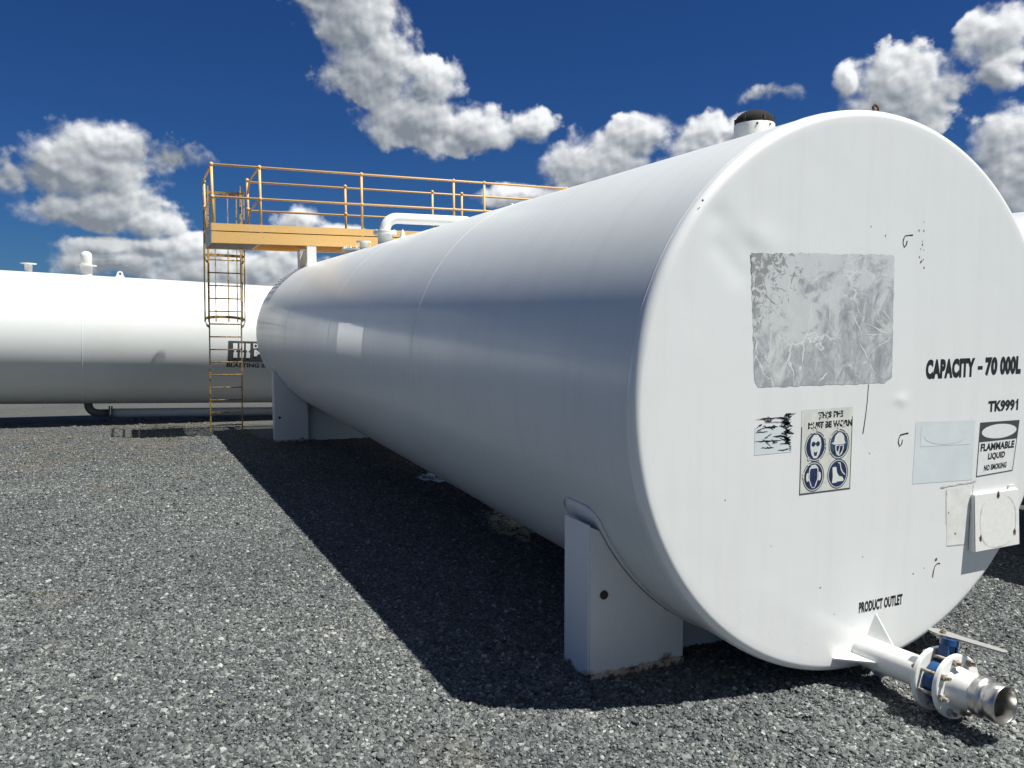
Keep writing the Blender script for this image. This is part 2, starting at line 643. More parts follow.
def make_tank(label, dents=True, saddles=(), skin='paint'):
    t = thing('storage_tank', label, 'tank', group='white horizontal storage tanks')
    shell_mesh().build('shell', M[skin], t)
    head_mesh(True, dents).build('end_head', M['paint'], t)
    head_mesh(False, False).build('end_head', M['paint'], t)
    for y in (0.060, 3.215, 6.44, 9.66, LEN - .060):
        ring_bead(y, 0.007 if y < .1 else .007, .0022).build('weld_seam', M['weld'], t)
    for (y, fl, fr) in saddles:
        add_saddle(t, y, fl, fr)
    return t


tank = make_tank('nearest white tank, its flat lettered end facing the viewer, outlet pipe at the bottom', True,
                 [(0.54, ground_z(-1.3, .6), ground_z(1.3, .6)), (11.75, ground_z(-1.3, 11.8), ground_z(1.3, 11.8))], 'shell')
M_sh = tank

# --- fittings along the top of the near tank
hatch = MB()
HX, HY = .048, .965
hatch.lathe([(0.118, -0.04), (0.118, 0.125), (0.114, 0.133), (0.108, .134), (0, 0.134)], (HX, HY, ZC + R), (0, 0, 1), n=56)
hat = hatch.build('hatch_neck', M['fitting'], tank)
lid = MB()
prof = [(0.114, 0.134)] + [(0.114 * math.cos(a), 0.142 + 0.074 * math.sin(a)) for a in np.linspace(0, PI / 2 - .001, 9)]
lid.lathe(prof, (HX, HY, ZC + R), (0, 0, 1), n=48)
lido = lid.build('vent_lid', M['rubber'], hat)
for k in range(6):
    lb = MB()
    a = 2 * PI * k / 6 + 0.33
    cxb, cyb = HX + .108 * math.cos(a), HY + .108 * math.sin(a)
    lb.box((cxb - .008, cyb - .007, ZC + R + .134), (cxb + .008, cyb + .007, ZC + R + .168), 0.002,
           rot=Matrix.Rotation(a, 3, 'Z'))
    lb.build('lid_clip', M['clip'], lido)
for a in (-2.15, -1.45):
    dots = MB()
    dots.bolt((HX + .1175 * math.cos(a), HY + .1175 * math.sin(a), ZC + R + .115), (math.cos(a), math.sin(a), 0), .007, .004)
    dots.build('hatch_bolt', M['rust'], hat)

mb = MB()
mb.tube([(0.0, .05, ZC + R - .01), (-.012, .05, ZC + R + .02), (0.0, .05, ZC + R + .034), (0.022, .05, ZC + R + .022), (.026, .05, ZC + R - .01)], .006, 8)
mb.build('rusty_eye', M['rust'], tank)
add_lug(tank, 0.0, 4.36, 0.62, 'y')
add_nozzle(tank, 'flanged_nozzle', -0.40, 8.68, 0.055, 0.10, 0.105, z=ZC + 1.325)
mb = MB()
mb.lathe([(0.045, 0), (0.03, .05), (.012, .10), (0, .115)], (-.30, 7.05, ZC + 1.355), (0, 0, 1), n=20)
mb.build('vent_cone', M['fitting'], tank)
# bolted manway further back, only its bolts show over the crown
mb = MB()
mb.lathe([(0.30, -.05), (0.30, .06), (0.36, .06), (.36, .085), (0, .085)], (-.12, 9.75, ZC + R - .075), (0, 0, 1), n=48)
mw = mb.build('manway', M['fitting'], tank)
for k in range(20):
    mb = MB()
    a = 2 * PI * k / 20
    mb.bolt((-.12 + .33 * math.cos(a), 9.75 + .33 * math.sin(a), ZC + R + .010), (0, 0, 1), .016, .02, .03)
    mb.build('manway_bolt', M['fitting'], mw)

# --- bent white vent pipe crossing the top
vx, vy = -0.345, 7.72
vb = MB()
zt = ZC + math.sqrt(R * R - vx * vx)
vb.lathe([(0.098, -0.06), (0.098, 0.10)], (vx, vy, zt), (0, 0, 1), n=32)
vneck = vb.build('vent_neck', M['fitting'], tank)
vb = MB()
vb.lathe([(0, .10), (0.155, 0.10), (0.155, 0.124), (0.0, .124)], (vx, vy, zt), (0, 0, 1), n=36)
vb.lathe([(0, .128), (0.155, 0.128), (0.155, 0.15), (0.0, .15)], (vx, vy, zt), (0, 0, 1), n=36)
for k in range(8):
    a = 2 * PI * k / 8 + .2
    vb.bolt((vx + .128 * math.cos(a), vy + .128 * math.sin(a), zt + .15), (0, 0, 1), .015, .014)
    vb.bolt((vx + .128 * math.cos(a), vy + .128 * math.sin(a), zt + .10), (0, 0, -1), .015, .014)
vb.build('flange', M['fitting'], vneck)
vp = MB()
zh = 3.112
pr = 0.072
bend = 0.17
pts = [(vx, vy, zt + .14)]
for k in range(9):
    a = PI - (PI / 2) * k / 8
    pts.append((vx + bend + bend * math.cos(a), vy, zh - bend + bend * math.sin(a)))
for k in range(9):
    a = PI / 2 - (PI / 2) * k / 8
    pts.append((0.80 + bend * math.cos(a), vy, zh - bend + bend * math.sin(a)))
pts.append((0.97, vy, ZC + math.sqrt(R * R - .97 ** 2) - .05))
vp.tube(pts, pr, 28)
vp.build('vent_pipe', M['fitting'], tank)

# --- paint patch on the side of the shell
pm = MB()
ya, yb, za, zb2 = 4.80, 5.95, 1.405, 1.745
nn_ = 10
rowv = []
for i in range(nn_ + 1):
    z = za + (zb2 - za) * i / nn_
    xx = -math.sqrt((R + .0015) ** 2 - (z - ZC) ** 2)
    rowv.append([pm.bm.verts.new((xx, ya + (yb - ya) * j / 4, z)) for j in range(5)])
for a, b in zip(rowv, rowv[1:]):
    for j in range(4):
        f = pm.bm.faces.new((a[j], a[j + 1], b[j + 1], b[j]))
        f.smooth = True
o = pm.build('paint_patch', M['patch'], tank)
o['label'] = 'brighter white rectangle on the shaded side of the shell'

# --- lettering painted on the end
F1 = face_pt(0.0008)
F2 = face_pt(0.0014)
F3 = face_pt(0.0020)
F4 = face_pt(0.0026)
mb = MB()
add_text(mb, 'CAPACITY', .377, 1.508, .752, 1.611, F1, 0.066, 1.08)
rect(mb, .776, 1.546, .815, 1.565, F1)
add_text(mb, '70', .835, 1.510, .935, 1.612, F1, 0.066, 1.08)
add_text(mb, '000L', .957, 1.511, 1.132, 1.613, F1, 0.066, 1.08)
tag(mb.build('capacity_lettering', M['black'], tank), 'black lettering CAPACITY - 70 000L')
mb = MB()
add_text(mb, 'TK999', .877, 1.309, 1.097, 1.372, F1, 0.052, 1.05)
mb.sheet([(1.112, 1.310), (1.127, 1.310), (1.127, 1.373), (1.116, 1.373), (1.112, 1.364), (1.103, 1.358), (1.103, 1.349), (1.112, 1.353)], F1)
tag(mb.build('number_lettering', M['black'], tank), 'black tank number TK9991')
mb = MB()
add_text(mb, 'PRODUCT OUTLET', -.033, .326, .278, .384, F1, 0.045, 1.05)
tag(mb.build('outlet_lettering', M['black'], tank), 'small black lettering PRODUCT OUTLET')

# --- scraped decal: irregular grey rectangle
pts = []
random.seed(3)


def ragged(p, q, n, amp):
    for k in range(n):
        t = k / n
        j = random.uniform(-amp, amp) if k else 0
        px_, pz_ = p[0] + (q[0] - p[0]) * t, p[1] + (q[1] - p[1]) * t
        dx, dz = q[0] - p[0], q[1] - p[1]
        L = math.hypot(dx, dz)
        pts.append((px_ - dz / L * j, pz_ + dx / L * j))


ragged((-.725, 1.512), (.085, 1.500), 34, .0035)
ragged((.085, 1.500), (.134, 1.528), 3, .006)
ragged((.134, 1.528), (.118, 2.125), 30, .0025)
ragged((.118, 2.125), (.10, 2.139), 3, .002)
ragged((.10, 2.139), (-.786, 2.124), 40, .004)
ragged((-.786, 2.124), (-.748, 1.545), 34, .0035)
ragged((-.748, 1.545), (-.725, 1.512), 3, .004)
mb = MB()
mb.sheet(pts, F1)
tag(mb.build('decal_residue', M['residue'], tank), 'large grey rectangle of scraped sticker film on the tank end')
# thin pale scratch strokes on the film
for (a, b, w) in (((-.71, 1.60), (-.63, 1.70), .005), ((-.66, 1.61), (-.72, 1.68), .004), ((-.585, 1.56), (-.525, 1.71), .006),
                  ((-.46, 1.60), (-.455, 1.72), .009), ((-.36, 1.525), (-.30, 1.565), .008), ((-.11, 1.72), (-.02, 1.60), .008),
                  ((-.06, 1.80), (.10, 1.74), .006), ((-.02, 1.60), (.02, 1.545), .007), ((-.16, 1.86), (-.08, 1.74), .009),
                  ((.03, 1.88), (.125, 1.80), .006), ((-.08, 1.745), (.06, 1.74), .005), ((.08, 1.70), (.12, 1.64), .005)):
    a, b = Vector((a[0], 0, a[1])), Vector((b[0], 0, b[1]))
    d = (b - a).normalized()
    nrm = Vector((-d.z, 0, d.x))
    pl = []
    mb = MB()
    for k in range(7):
        t = k / 6
        ww = w * (0.25 + math.sin(PI * t)) * random.uniform(.4, .9) / 2
        pl.append((a.lerp(b, t) + nrm * random.uniform(-.004, .004), ww))
    up = [(p.x + nrm.x * q, p.z + nrm.z * q) for p, q in pl]
    dn = [(p.x - nrm.x * q, p.z - nrm.z * q) for p, q in pl]
    mb.sheet(up + dn[::-1], F2)
    mb.build('scratch_mark', M['white_vinyl'], tank)


def ribbon(mb, path, w, fn, jitter=.3):
    up, dn = [], []
    for k, p in enumerate(path):
        q0, q1 = path[max(0, k - 1)], path[min(len(path) - 1, k + 1)]
        d = Vector((q1[0] - q0[0], q1[1] - q0[1])).normalized()
        ww = w / 2 * random.uniform(1 - jitter, 1 + jitter)
        up.append(mb.bm.verts.new(fn(p[0] - d.y * ww, p[1] + d.x * ww)))
        dn.append(mb.bm.verts.new(fn(p[0] + d.y * ww, p[1] - d.x * ww)))
    for k in range(len(path) - 1):
        mb.bm.faces.new((up[k], up[k + 1], dn[k + 1], dn[k]))


def squiggle(x, z, s, mat, name='pen_mark'):
    mb = MB()
    p = [(0.045, .012), (0.02, .010), (-.01, .006), (-.020, -.012), (-.022, -.03), (-.012, -.05), (.002, -.038), (.006, -.018)]
    ribbon(mb, [(x + a * s, z + b * s) for a, b in p], .0062 * s, F1)
    return mb.build(name, mat, tank)


squiggle(.195, 2.228, 1.0, M['black'])
squiggle(.222, 1.222, 1.05, M['black'])
mb = MB()
ribbon(mb, [(.50, .44), (.505, .475), (.515, .50), (.53, .51), (.545, .512), (.552, .505)], .007, F1)
mb.build('pen_mark', M['rust'], tank)
mb = MB()
ribbon(mb, [(-.026, 1.498), (-.030, 1.42), (-.036, 1.36), (-.044, 1.30), (-.052, 1.252)], .0055, F1)
mb.build('scratch_line', M['black'], tank)
# vertical run of small rust specks
mb = MB()
for k in range(13):
    x, z = .31 + random.gauss(0, .012), random.uniform(2.05, 2.36)
    rr = random.uniform(.002, .0045)
    mb.sheet([(x + rr * math.cos(2 * PI * i / 7) * random.uniform(.6, 1.2), z + rr * 1.4 * math.sin(2 * PI * i / 7)) for i in range(7)], F1)
for (x, z, rr) in ((.52, .535, .012), (.60, .78, .006), (.66, .66, .007), (.0, 1.15, .004), (-.9, 1.0, .004), (-.3, .5, .005), (-.02, .62, .004),
                   (.05, 2.23, .006), (-.05, 2.27, .004), (.35, .48, .006), (-1.06, 2.34, .006), (.43, .50, .004), (-.62, .75, .003), (-.2, .35, .004)):
    mb.sheet([(x + rr * math.cos(2 * PI * i / 9) * random.uniform(.5, 1.2), z + rr * math.sin(2 * PI * i / 9) * random.uniform(.5, 1.2)) for i in range(9)], F1)
mb.build('rust_specks', M['rust'], tank)['kind'] = 'stuff'
# glue outline of a label that has gone
mb = MB()
mb.sheet([(.60, .60), (.755, .59), (.79, .905), (.575, .912)], F1)
gs = mb.build('glue_stain', M['stain'], tank)
mb = MB()
random.seed(5)
for (a, b, w) in (((.53, .925), (.81, .935), .006), ((.756, .60), (.79, .92), .004), ((.585, .72), (.575, .91), .003), ((.60, .60), (.75, .592), .003)):
    up, dn = [], []
    for k in range(22):
        t = k / 21
        x, z = a[0] + (b[0] - a[0]) * t, a[1] + (b[1] - a[1]) * t
        d = w * random.uniform(.1, 1)
        e = w * random.uniform(.1, 1)
        if abs(b[0] - a[0]) > abs(b[1] - a[1]):
            up.append((x, z + d)); dn.append((x, z - e))
        else:
            up.append((x + d, z)); dn.append((x - e, z))
    mb.sheet(up + dn[::-1], F2)
mb.build('glue_edge', M['stain_edge'], gs)

# --- outlet pipe with three gussets
TILT = math.radians(4.0)
PD = Vector((0, -math.cos(TILT), math.sin(TILT)))
P0 = Vector((0, 0, .129))


def pp(s):
    return P0 + PD * s


mb = MB()
mb.tube([pp(-.06), pp(.05), pp(.20), pp(.405)], .0745, 40, caps=False)
pipe = mb.build('outlet_pipe', M['outlet'], tank)
pu = Vector((1, 0, 0))
pw = Vector((0, math.sin(TILT), math.cos(TILT)))
for ang in (27, 147, 267):
    a = math.radians(ang)
    rd = pu * math.sin(a) + pw * math.cos(a)
    tg = PD.cross(rd)
    mb = MB()
    poly = [(0.070, -.01), (0.20, -.01), (0.20, .012), (0.0735, 0.165), (0.070, .165)]
    mb.prism(poly, lambda u_, v_, d_: P0 + rd * u_ + PD * v_ + tg * d_, -.005, .005)
    mb.build('gusset', M['outlet'], pipe)

# ------------------------------------------------------------------ outlet valve assembly (bolted on the pipe)
valve = thing('outlet_valve', 'blue butterfly valve with bolted flanges, steel lever and hose coupling on the outlet pipe', 'valve')
valve.location = pp(.46)


def V(o):
    """children built in world space, then hung on the valve without moving"""
    o.parent = valve
    o.matrix_parent_inverse = Matrix.Translation(-pp(.46))
    return o


mb = MB()
mb.lathe([(.0745, 0), (.141, 0), (.145, .004), (.145, .022), (.141, .026), (.085, .026), (.085, 0.03)], pp(.405), PD, n=56)
V(mb.build('flange', M['outlet']))
mb = MB()
mb.lathe([(.085, -.004), (.085, 0), (.141, 0), (.145, .004), (.145, .022), (.141, .026), (.094, .026), (.091, .034),
          (.086, .06), (.076, .115), (.076, .140)], pp(.513), PD, n=56)
V(mb.build('reducer', M['outlet']))
mb = MB()
mb.lathe([(.02, .001), (.098, .001), (.104, .008), (.104, .068), (.098, .077), (.02, .077)], pp(.432), PD, n=48)
body = V(mb.build('valve_body', M['blue']))
VA = math.radians(11)
nd = pu * math.sin(VA) + pw * math.cos(VA)       # neck direction
ns = PD.cross(nd)
cc = pp(.470)
mb = MB()
mb.lathe([(.026, .085), (.026, .165), (.040, .17), (.040, .198), (0, .198)], cc, nd, n=24)
for sgn in (-1, 1):
    mb.prism([(.09, -.03), (.17, -.022), (.17, .022), (.09, .03)], lambda u_, v_, d_: cc + nd * u_ + PD * v_ + ns * d_, sgn * .030 - .006, sgn * .030 + .006)
V(mb.build('valve_neck', M['blue']))
# lever
lv0 = cc + nd * .212 - PD * .035
ld = (PD * .96 + ns * -0.28).normalized()
ld = Vector((0.24, -0.965, 0.0)).normalized()
ldn = Vector((-.10, -.05, 1.0))
ldn = (ldn - ld * ldn.dot(ld)).normalized()
lds = ld.cross(ldn)
mb = MB()
poly = [(-.065, -.012), (-.03, -.024), (.03, -.024), (.07, -.019), (.262, -.014), (.270, -.008), (.270, .008), (.262, .014), (.07, .019), (.03, .024), (-.03, .024), (-.065, .012)]
mb.prism(poly, lambda u_, v_, d_: lv0 + ld * u_ + lds * v_ + ldn * d_, -.004, .004)
V(mb.build('lever', M['lever']))
mb = MB()
mb.lathe([(.034, -.016), (.034, -.006), (0, -.006)], lv0, nd, n=24)
mb.bolt(lv0 + nd * .004, nd, .014, .012, .006)
V(mb.build('lever_nut', M['bolt']))
# through bolts
for k in range(8):
    a = 2 * PI * (k + .5) / 8 + VA
    rd = pu * math.sin(a) + pw * math.cos(a)
    mb = MB()
    mb.tube([pp(.403) + rd * .120, pp(.543) + rd * .120], .0085, 10)
    mb.bolt(pp(.539) + rd * .120, PD, .0165, .015, .022)
    mb.bolt(pp(.405) + rd * .120, -PD, .0165, .013, .01)
    V(mb.build('flange_bolt', M['bolt']))
# stainless coupling
mb = MB()
mb.lathe([(.076, 0), (.086, .0), (.089, .004), (.089, .034), (.086, .038), (.0815, .043), (.0790, .049), (.0790, .064), (.0815, .070), (.085, .076),
          (.085, .114), (.082, .119), (.076, .119), (.074, .115), (.070, .06), (.069, -.05)], pp(.640), PD, n=64)
V(mb.build('hose_coupling', M['steel']))
mb = MB()
mb.lathe([(.0695, .0), (.060, -.03), (0.0, -.035)], pp(.60), PD, n=40)
V(mb.build('coupling_bore', M['steel_in']))

# ------------------------------------------------------------------ signs and the document box on the end
sg = thing('warning_sign', 'white FLAMMABLE LIQUID NO SMOKING sign with a dark band and white oval', 'sign', (.97, 0, .96))


def S(o, root):
    o.parent = root
    o.matrix_parent_inverse = Matrix.Translation(-root.location)
    return o


# the sign was stuck on a touch crooked
def crook(off):
    def f_(x, z):
        u_, v_ = (x - .82) / .31, (z - .96) / .295
        X_ = (.807 + .303 * u_) * (1 - v_) + (.818 + .328 * u_) * v_
        Z_ = (.958 + .011 * u_) * (1 - v_) + (1.257 - .004 * u_) * v_
        return Vector((X_, -off, Z_))
    return f_


mb = MB(); rect(mb, .82, .96, 1.13, 1.255, crook(.0008)); S(mb.build('sign_face', M['white_vinyl']), sg)
mb = MB(); frame_strip(mb, .82, .96, 1.13, 1.255, .005, crook(.0014)); S(mb.build('sign_border', M['charcoal']), sg)
mb = MB(); rect(mb, .825, 1.148, 1.125, 1.250, crook(.0014)); S(mb.build('sign_band', M['charcoal']), sg)
mb = MB(); mb.sheet(ellipse(.975, 1.200, .138, .040), crook(.0020)); S(mb.build('sign_oval', M['white_vinyl']), sg)
for (w_, *q_, wt) in (('FLAMMABLE', .838, 1.096, 1.112, 1.138, .045), ('LIQUID', .905, 1.040, 1.045, 1.082, .045), ('NO SMOKING', .880, .985, 1.068, 1.018, .04)):
    mb = MB()
    add_text(mb, w_, *q_, crook(.0014), wt, 1.05)
    S(mb.build('sign_lettering', M['black']), sg)

fs = thing('faded_sign', 'sun-bleached pale blue sign with no readable print, left of the flammable liquid sign', 'sign', (.55, 0, .95))
fq = lambda off: (lambda u_, v_: Vector(((.313 + .463 * u_) * (1 - v_) + (.322 + .453 * u_) * v_, -off, (.964 - .018 * u_) * (1 - v_) + (1.289 - .016 * u_) * v_)))
mb = MB(); rect(mb, 0, 0, 1, 1, fq(.0008)); S(mb.build('sign_face', M['faded']), fs)
mb = MB(); rect(mb, .09, .60, .93, .93, fq(.0014)); S(mb.build('ghost_band', M['faded2']), fs)
mb = MB(); mb.sheet(ellipse(.51, .77, .37, .15), fq(.0020)); S(mb.build('ghost_oval', M['faded']), fs)

ps = thing('protective_gear_sign', 'cream sign with four blue round pictograms and worn wording about protective gear', 'sign', (-.29, 0, .98))
mb = MB(); rect(mb, -.457, .980, -.125, 1.392, F1); S(mb.build('sign_face', M['cream']), ps)
mb = MB()
rect(mb, -.456, .981, -.126, .987, F2)
rect(mb, -.456, .987, -.4515, 1.31, F2)
rect(mb, -.130, .987, -.126, 1.345, F2)
S(mb.build('sign_border', M['charcoal']), ps)
for (w_, *q_) in (('THIS PPE', -.352, 1.346, -.190, 1.377), ('MUST BE WORN', -.414, 1.297, -.128, 1.330)):
    mb = MB()
    add_text(mb, w_, *q_, F2, .055, 1.05)
    S(mb.build('sign_lettering', M['black']), ps)
# flakes where the print has worn through
mb = MB()
random.seed(21)
for k in range(34):
    if k < 13:
        x, z = random.uniform(-.35, -.30) if k < 6 else random.uniform(-.30, -.19), random.uniform(1.345, 1.378)
    else:
        x, z = random.choice((random.uniform(-.42, -.30), random.uniform(-.26, -.14))), random.uniform(1.295, 1.330)
    w_, h_ = random.uniform(.003, .009), random.uniform(.004, .012)
    mb.sheet([(x + w_ * math.cos(2 * PI * i / 7) * random.uniform(.5, 1.1), z + h_ * math.sin(2 * PI * i / 7) * random.uniform(.5, 1.1)) for i in range(7)], F3)
for k in range(16):
    c_ = random.choice(((-.363, 1.21), (-.363, 1.21), (-.21, 1.211), (-.37, 1.064)))
    a = random.uniform(0, 2 * PI)
    x, z = c_[0] + .066 * math.cos(a), c_[1] + .072 * math.sin(a)
    w_, h_ = random.uniform(.003, .009), random.uniform(.004, .012)
    mb.sheet([(x + w_ * math.cos(2 * PI * i / 7) * random.uniform(.5, 1.1), z + h_ * math.sin(2 * PI * i / 7) * random.uniform(.5, 1.1)) for i in range(7)], F4)
S(mb.build('worn_flakes', M['cream']), ps)['kind'] = 'stuff'


def disc(cx, cz, mat):
    mb = MB()
    n = 44
    ro, ri = 1.0, .93
    o_ = [mb.bm.verts.new(F2(cx + .068 * math.cos(2 * PI * k / n), cz + .074 * math.sin(2 * PI * k / n))) for k in range(n)]
    i_ = [mb.bm.verts.new(F2(cx + .064 * math.cos(2 * PI * k / n), cz + .070 * math.sin(2 * PI * k / n))) for k in range(n)]
    for k in range(n):
        mb.bm.faces.new((o_[k], o_[(k + 1) % n], i_[(k + 1) % n], i_[k]))
    mb.sheet(ellipse(cx, cz, .0585, .0645), F2)
    return S(mb.build('pictogram', mat), ps)


def poly_at(mb, pts_, cx, cz, s, fn):
    mb.sheet([(cx + x * s, cz + z * s) for x, z in pts_], fn)


c1, c2, c3, c4 = (-.363, 1.21), (-.21, 1.211), (-.37, 1.064), (-.212, 1.065)
d1 = disc(*c1, M['navy'])
d2 = disc(*c2, M['teal'])
d3 = disc(*c3, M['navy'])
d4 = disc(*c4, M['navy'])
s_ = .06


def icon(d, white, dark=()):
    for c, pts_ in white:
        mb = MB()
        poly_at(mb, pts_, c[0], c[1], s_, F3)
        S(mb.build('icon', M['icon']), ps).parent = d
    for c, pts_ in dark:
        mb = MB()
        poly_at(mb, pts_, c[0], c[1], s_, F4)
        S(mb.build('icon_detail', M['navy']), ps).parent = d


def ell(cx, cz, rx, rz, n=26):
    return [(cx + rx * math.cos(2 * PI * k / n), cz + rz * math.sin(2 * PI * k / n)) for k in range(n)]


# goggles on a face
icon(d1, [(c1, [(-.55, .2), (-.5, .65), (-.2, .95), (.2, .95), (.5, .65), (.6, .2), (.58, -.1), (.42, -.62), (.18, -.95), (-.18, -.95), (-.42, -.62), (-.55, -.1)])],
     [(c1, ell(-.24, .22, .2, .2)), (c1, ell(.24, .22, .2, .2)), (c1, [(-.08, .18), (.08, .18), (.08, .28), (-.08, .28)]),
      (c1, [(-.18, -.38), (0, -.5), (.2, -.38), (.14, -.74), (-.12, -.74)])])
# hard hat on a head
icon(d2, [(c2, [(-.85, .12), (-.58, .22), (-.46, .7), (-.12, .98), (.2, .95), (.5, .68), (.58, .2), (.72, .08), (.5, -.02), (-.5, -.02)]),
          (c2, [(-.42, -.06), (.5, -.06), (.52, -.4), (.3, -.85), (0, -.98), (-.28, -.8), (-.42, -.4)])],
     [(c2, [(-.3, -.14), (.05, -.10), (-.12, -.62), (-.28, -.45)]), (c2, [(.12, -.14), (.40, -.12), (.36, -.5), (.1, -.84), (.02, -.78)])])
# ear muffs
icon(d3, [(c3, [(-.52, .3), (-.46, .7), (-.2, .96), (.2, .96), (.46, .7), (.52, .3), (.5, -.2), (.3, -.72), (.12, -.95), (-.12, -.95), (-.3, -.72), (-.5, -.2)]),
          (c3, ell(-.62, -.02, .17, .36)), (c3, ell(.62, -.02, .17, .36))],
     [(c3, [(-.4, .45), (-.34, .66), (.34, .66), (.4, .45), (.38, -.25), (.12, -.86), (-.12, -.86), (-.38, -.25)])])
# boot
icon(d4, [(c4, [(-.62, .55), (-.3, .6), (-.18, .52), (-.1, .1), (.12, -.2), (.5, -.3), (.66, -.52), (.6, -.66), (-.08, -.66), (-.14, -.74), (-.62, -.74), (-.55, -.2)]),
          (c4, [(-.02, .86), (.16, .84), (.3, .3), (.5, .02), (.78, -.2), (.82, -.14), (.56, .12), (.38, .4), (.26, .88), (.0, .96)])])

ts = thing('torn_label', 'small label worn to ragged black streaks, left of the pictogram sign', 'sign', (-.62, 0, 1.19))
mb = MB(); rect(mb, -.738, 1.195, -.512, 1.325, F1); S(mb.build('label_film', M['faded']), ts)
mb = MB()
random.seed(12)


def shard(x, z, L, th, ang=0.0):
    up, dn = [], []
    n = 9
    for k in range(n):
        t = k / (n - 1)
        w = th * (math.sin(PI * t) ** .6) * random.uniform(.25, 1) + .0006
        ox, oz = x + L * t, z + math.sin(ang) * L * t + random.uniform(-.002, .002)
        up.append((ox, oz + w)); dn.append((ox, oz - w * random.uniform(.4, 1)))
    mb.sheet(up + dn[::-1], F2)


for z, x0_, x1_, th in ((1.363, -.735, -.545, .005), (1.318, -.705, -.60, .009), (1.258, -.740, -.575, .006), (1.226, -.70, -.62, .005), (1.207, -.60, -.53, .004),
                        (1.300, -.735, -.66, .003), (1.345, -.68, -.56, .003), (1.276, -.63, -.54, .006)):
    shard(x0_, z, x1_ - x0_, th, random.uniform(-.05, .05))
for k in range(46):
    z = random.uniform(1.238, 1.378)
    x = random.uniform(-.595, -.545)
    shard(x, z, random.uniform(.02, .07) if x < -.56 else random.uniform(.015, .035), random.uniform(.003, .009), random.uniform(-.7, .7) if z < 1.345 else random.uniform(-.9, .15))
for k in range(14):
    shard(random.uniform(-.73, -.62), random.choice((1.318, 1.258, 1.363)) + random.uniform(-.014, .014), random.uniform(.015, .05), random.uniform(.003, .006), random.uniform(-.9, .9))
for z in (1.222, 1.214, 1.205):
    shard(-.53, z, .014, .003)
S(mb.build('worn_print', M['black']), ts)

bx = thing('document_box', 'white wedge-shaped steel box with a rust-marked oval on its front, on the tank end', 'box', (.955, 0, .55))
bxl, bxr, bz0, bz1 = .770, 1.142, .552, .868
dt, db = .022, .044
q = [(-.0015, bz0), (-db, bz0), (-dt, bz1), (-.0015, bz1)]
mb = MB()
mb.prism(q, lambda u_, v_, d_: Vector((d_, u_, v_)), bxl, bxr)
bmesh.ops.bevel(mb.bm, geom=list(mb.bm.edges), offset=.004, segments=2, affect='EDGES')
S(mb.build('box_body', M['outlet']), bx)
mb = MB()
mb.box((1.075, -.006, bz1 - .01), (1.118, -.0015, bz1 + .022), .001)
S(mb.build('hinge_tab', M['outlet']), bx)


def bfront(x, z, off=.002):
    t = (z - bz0) / (bz1 - bz0)
    return Vector((x, -(db + (dt - db) * t) - off, z))


mb = MB()
random.seed(2)
cxo, czo = .962, .706
ov = []
for k in range(64):
    a = 2 * PI * k / 64
    rx_, rz_ = .148, .140
    ca, sa = math.cos(a), math.sin(a)
    e = 2.6
    ov.append((cxo + rx_ * math.copysign(abs(ca) ** (2 / e), ca), czo + rz_ * math.copysign(abs(sa) ** (2 / e), sa)))
for (k0, k1) in ((23, 58), (58, 76)):
    mb = MB()
    run = [ov[k % 64] for k in range(k0, k1 + (0 if k1 == 76 else -1))]
    ribbon(mb, run, .0026, bfront, .6)
    S(mb.build('oval_mark', M['stain_edge']), bx)
for (x, z) in ((.965, .853), (1.098, .633), (.815, .63)):
    mb = MB()
    p_ = bfront(x, z, .0)
    mb.bolt(p_, (0, -1, .1), .007, .003)
    pl = [(x + .012 * math.cos(2 * PI * i / 12) * random.uniform(.6, 1.2), z - .004 + .02 * math.sin(2 * PI * i / 12) * random.uniform(.6, 1.2)) for i in range(12)]
    mb.bm.faces.new([mb.bm.verts.new(bfront(a_, b_, .0015)) for a_, b_ in pl])
    S(mb.build('rusty_screw', M['rust']), bx)

# ------------------------------------------------------------------ walkway over the tanks
plat = thing('access_platform', 'yellow steel walkway with handrails crossing the far end of the near tank', 'platform', (0, 12.1, 3.06))


def PL(o):
    return S(o, plat)


X0, X1, YF, YR = -2.225, 6.9, 12.10, 13.70
ZB, ZT = 3.063, 3.258


def channel(mb, x0, x1, y, z0, z1, out):
    t = .010
    fl = .065
    mb.box((x0, y - t / 2, z0), (x1, y + t / 2, z1))
    for z in (z0, z1 - t):
        ya, yb = (y + t / 2, y + fl) if out > 0 else (y - fl, y - t / 2)
        mb.box((x0, ya, z), (x1, yb, z + t))


mb = MB(); channel(mb, X0, X1, YF, ZB, ZT, 1); PL(mb.build('front_beam', M['yellow_beam']))
mb = MB(); channel(mb, X0, X1, YR, ZB, ZT, -1); PL(mb.build('rear_beam', M['yellow_beam']))
mb = MB(); mb.box((X0 - .012, YF - .004, ZB), (X0 - .002, YR + .004, ZT)); mb.box((X0 - .012, YF - .004, ZT + .012), (X0 - .002, YR + .004, 3.40))
PL(mb.build('end_beam', M['galv']))
for x in list(np.arange(-1.4, 6.8, 1.0)):
    mb = MB(); mb.box((x - .03, YF + .075, ZB + .02), (x + .03, YR - .075, ZT - .02)); PL(mb.build('cross_beam', M['yellow_beam']))
mb = MB(); mb.box((X0, YF - .008, 3.275), (X1, YF, 3.400)); PL(mb.build('toe_board', M['yellow_beam']))
mb = MB(); mb.box((X0 + .85, YR, 3.275), (X1, YR + .008, 3.400)); PL(mb.build('toe_board', M['yellow_beam']))
mb = MB()
for x in np.arange(X0 + .03, X1 - .02, .034):
    mb.box((x, YF + .010, ZT + .002), (x + .006, YR - .010, ZT + .032))
for y in np.arange(YF + .05, YR, .10):
    mb.tube([(X0 + .01, y, ZT + .029), (X1, y, ZT + .029)], .004, 5)
PL(mb.build('grating', M['grating']))
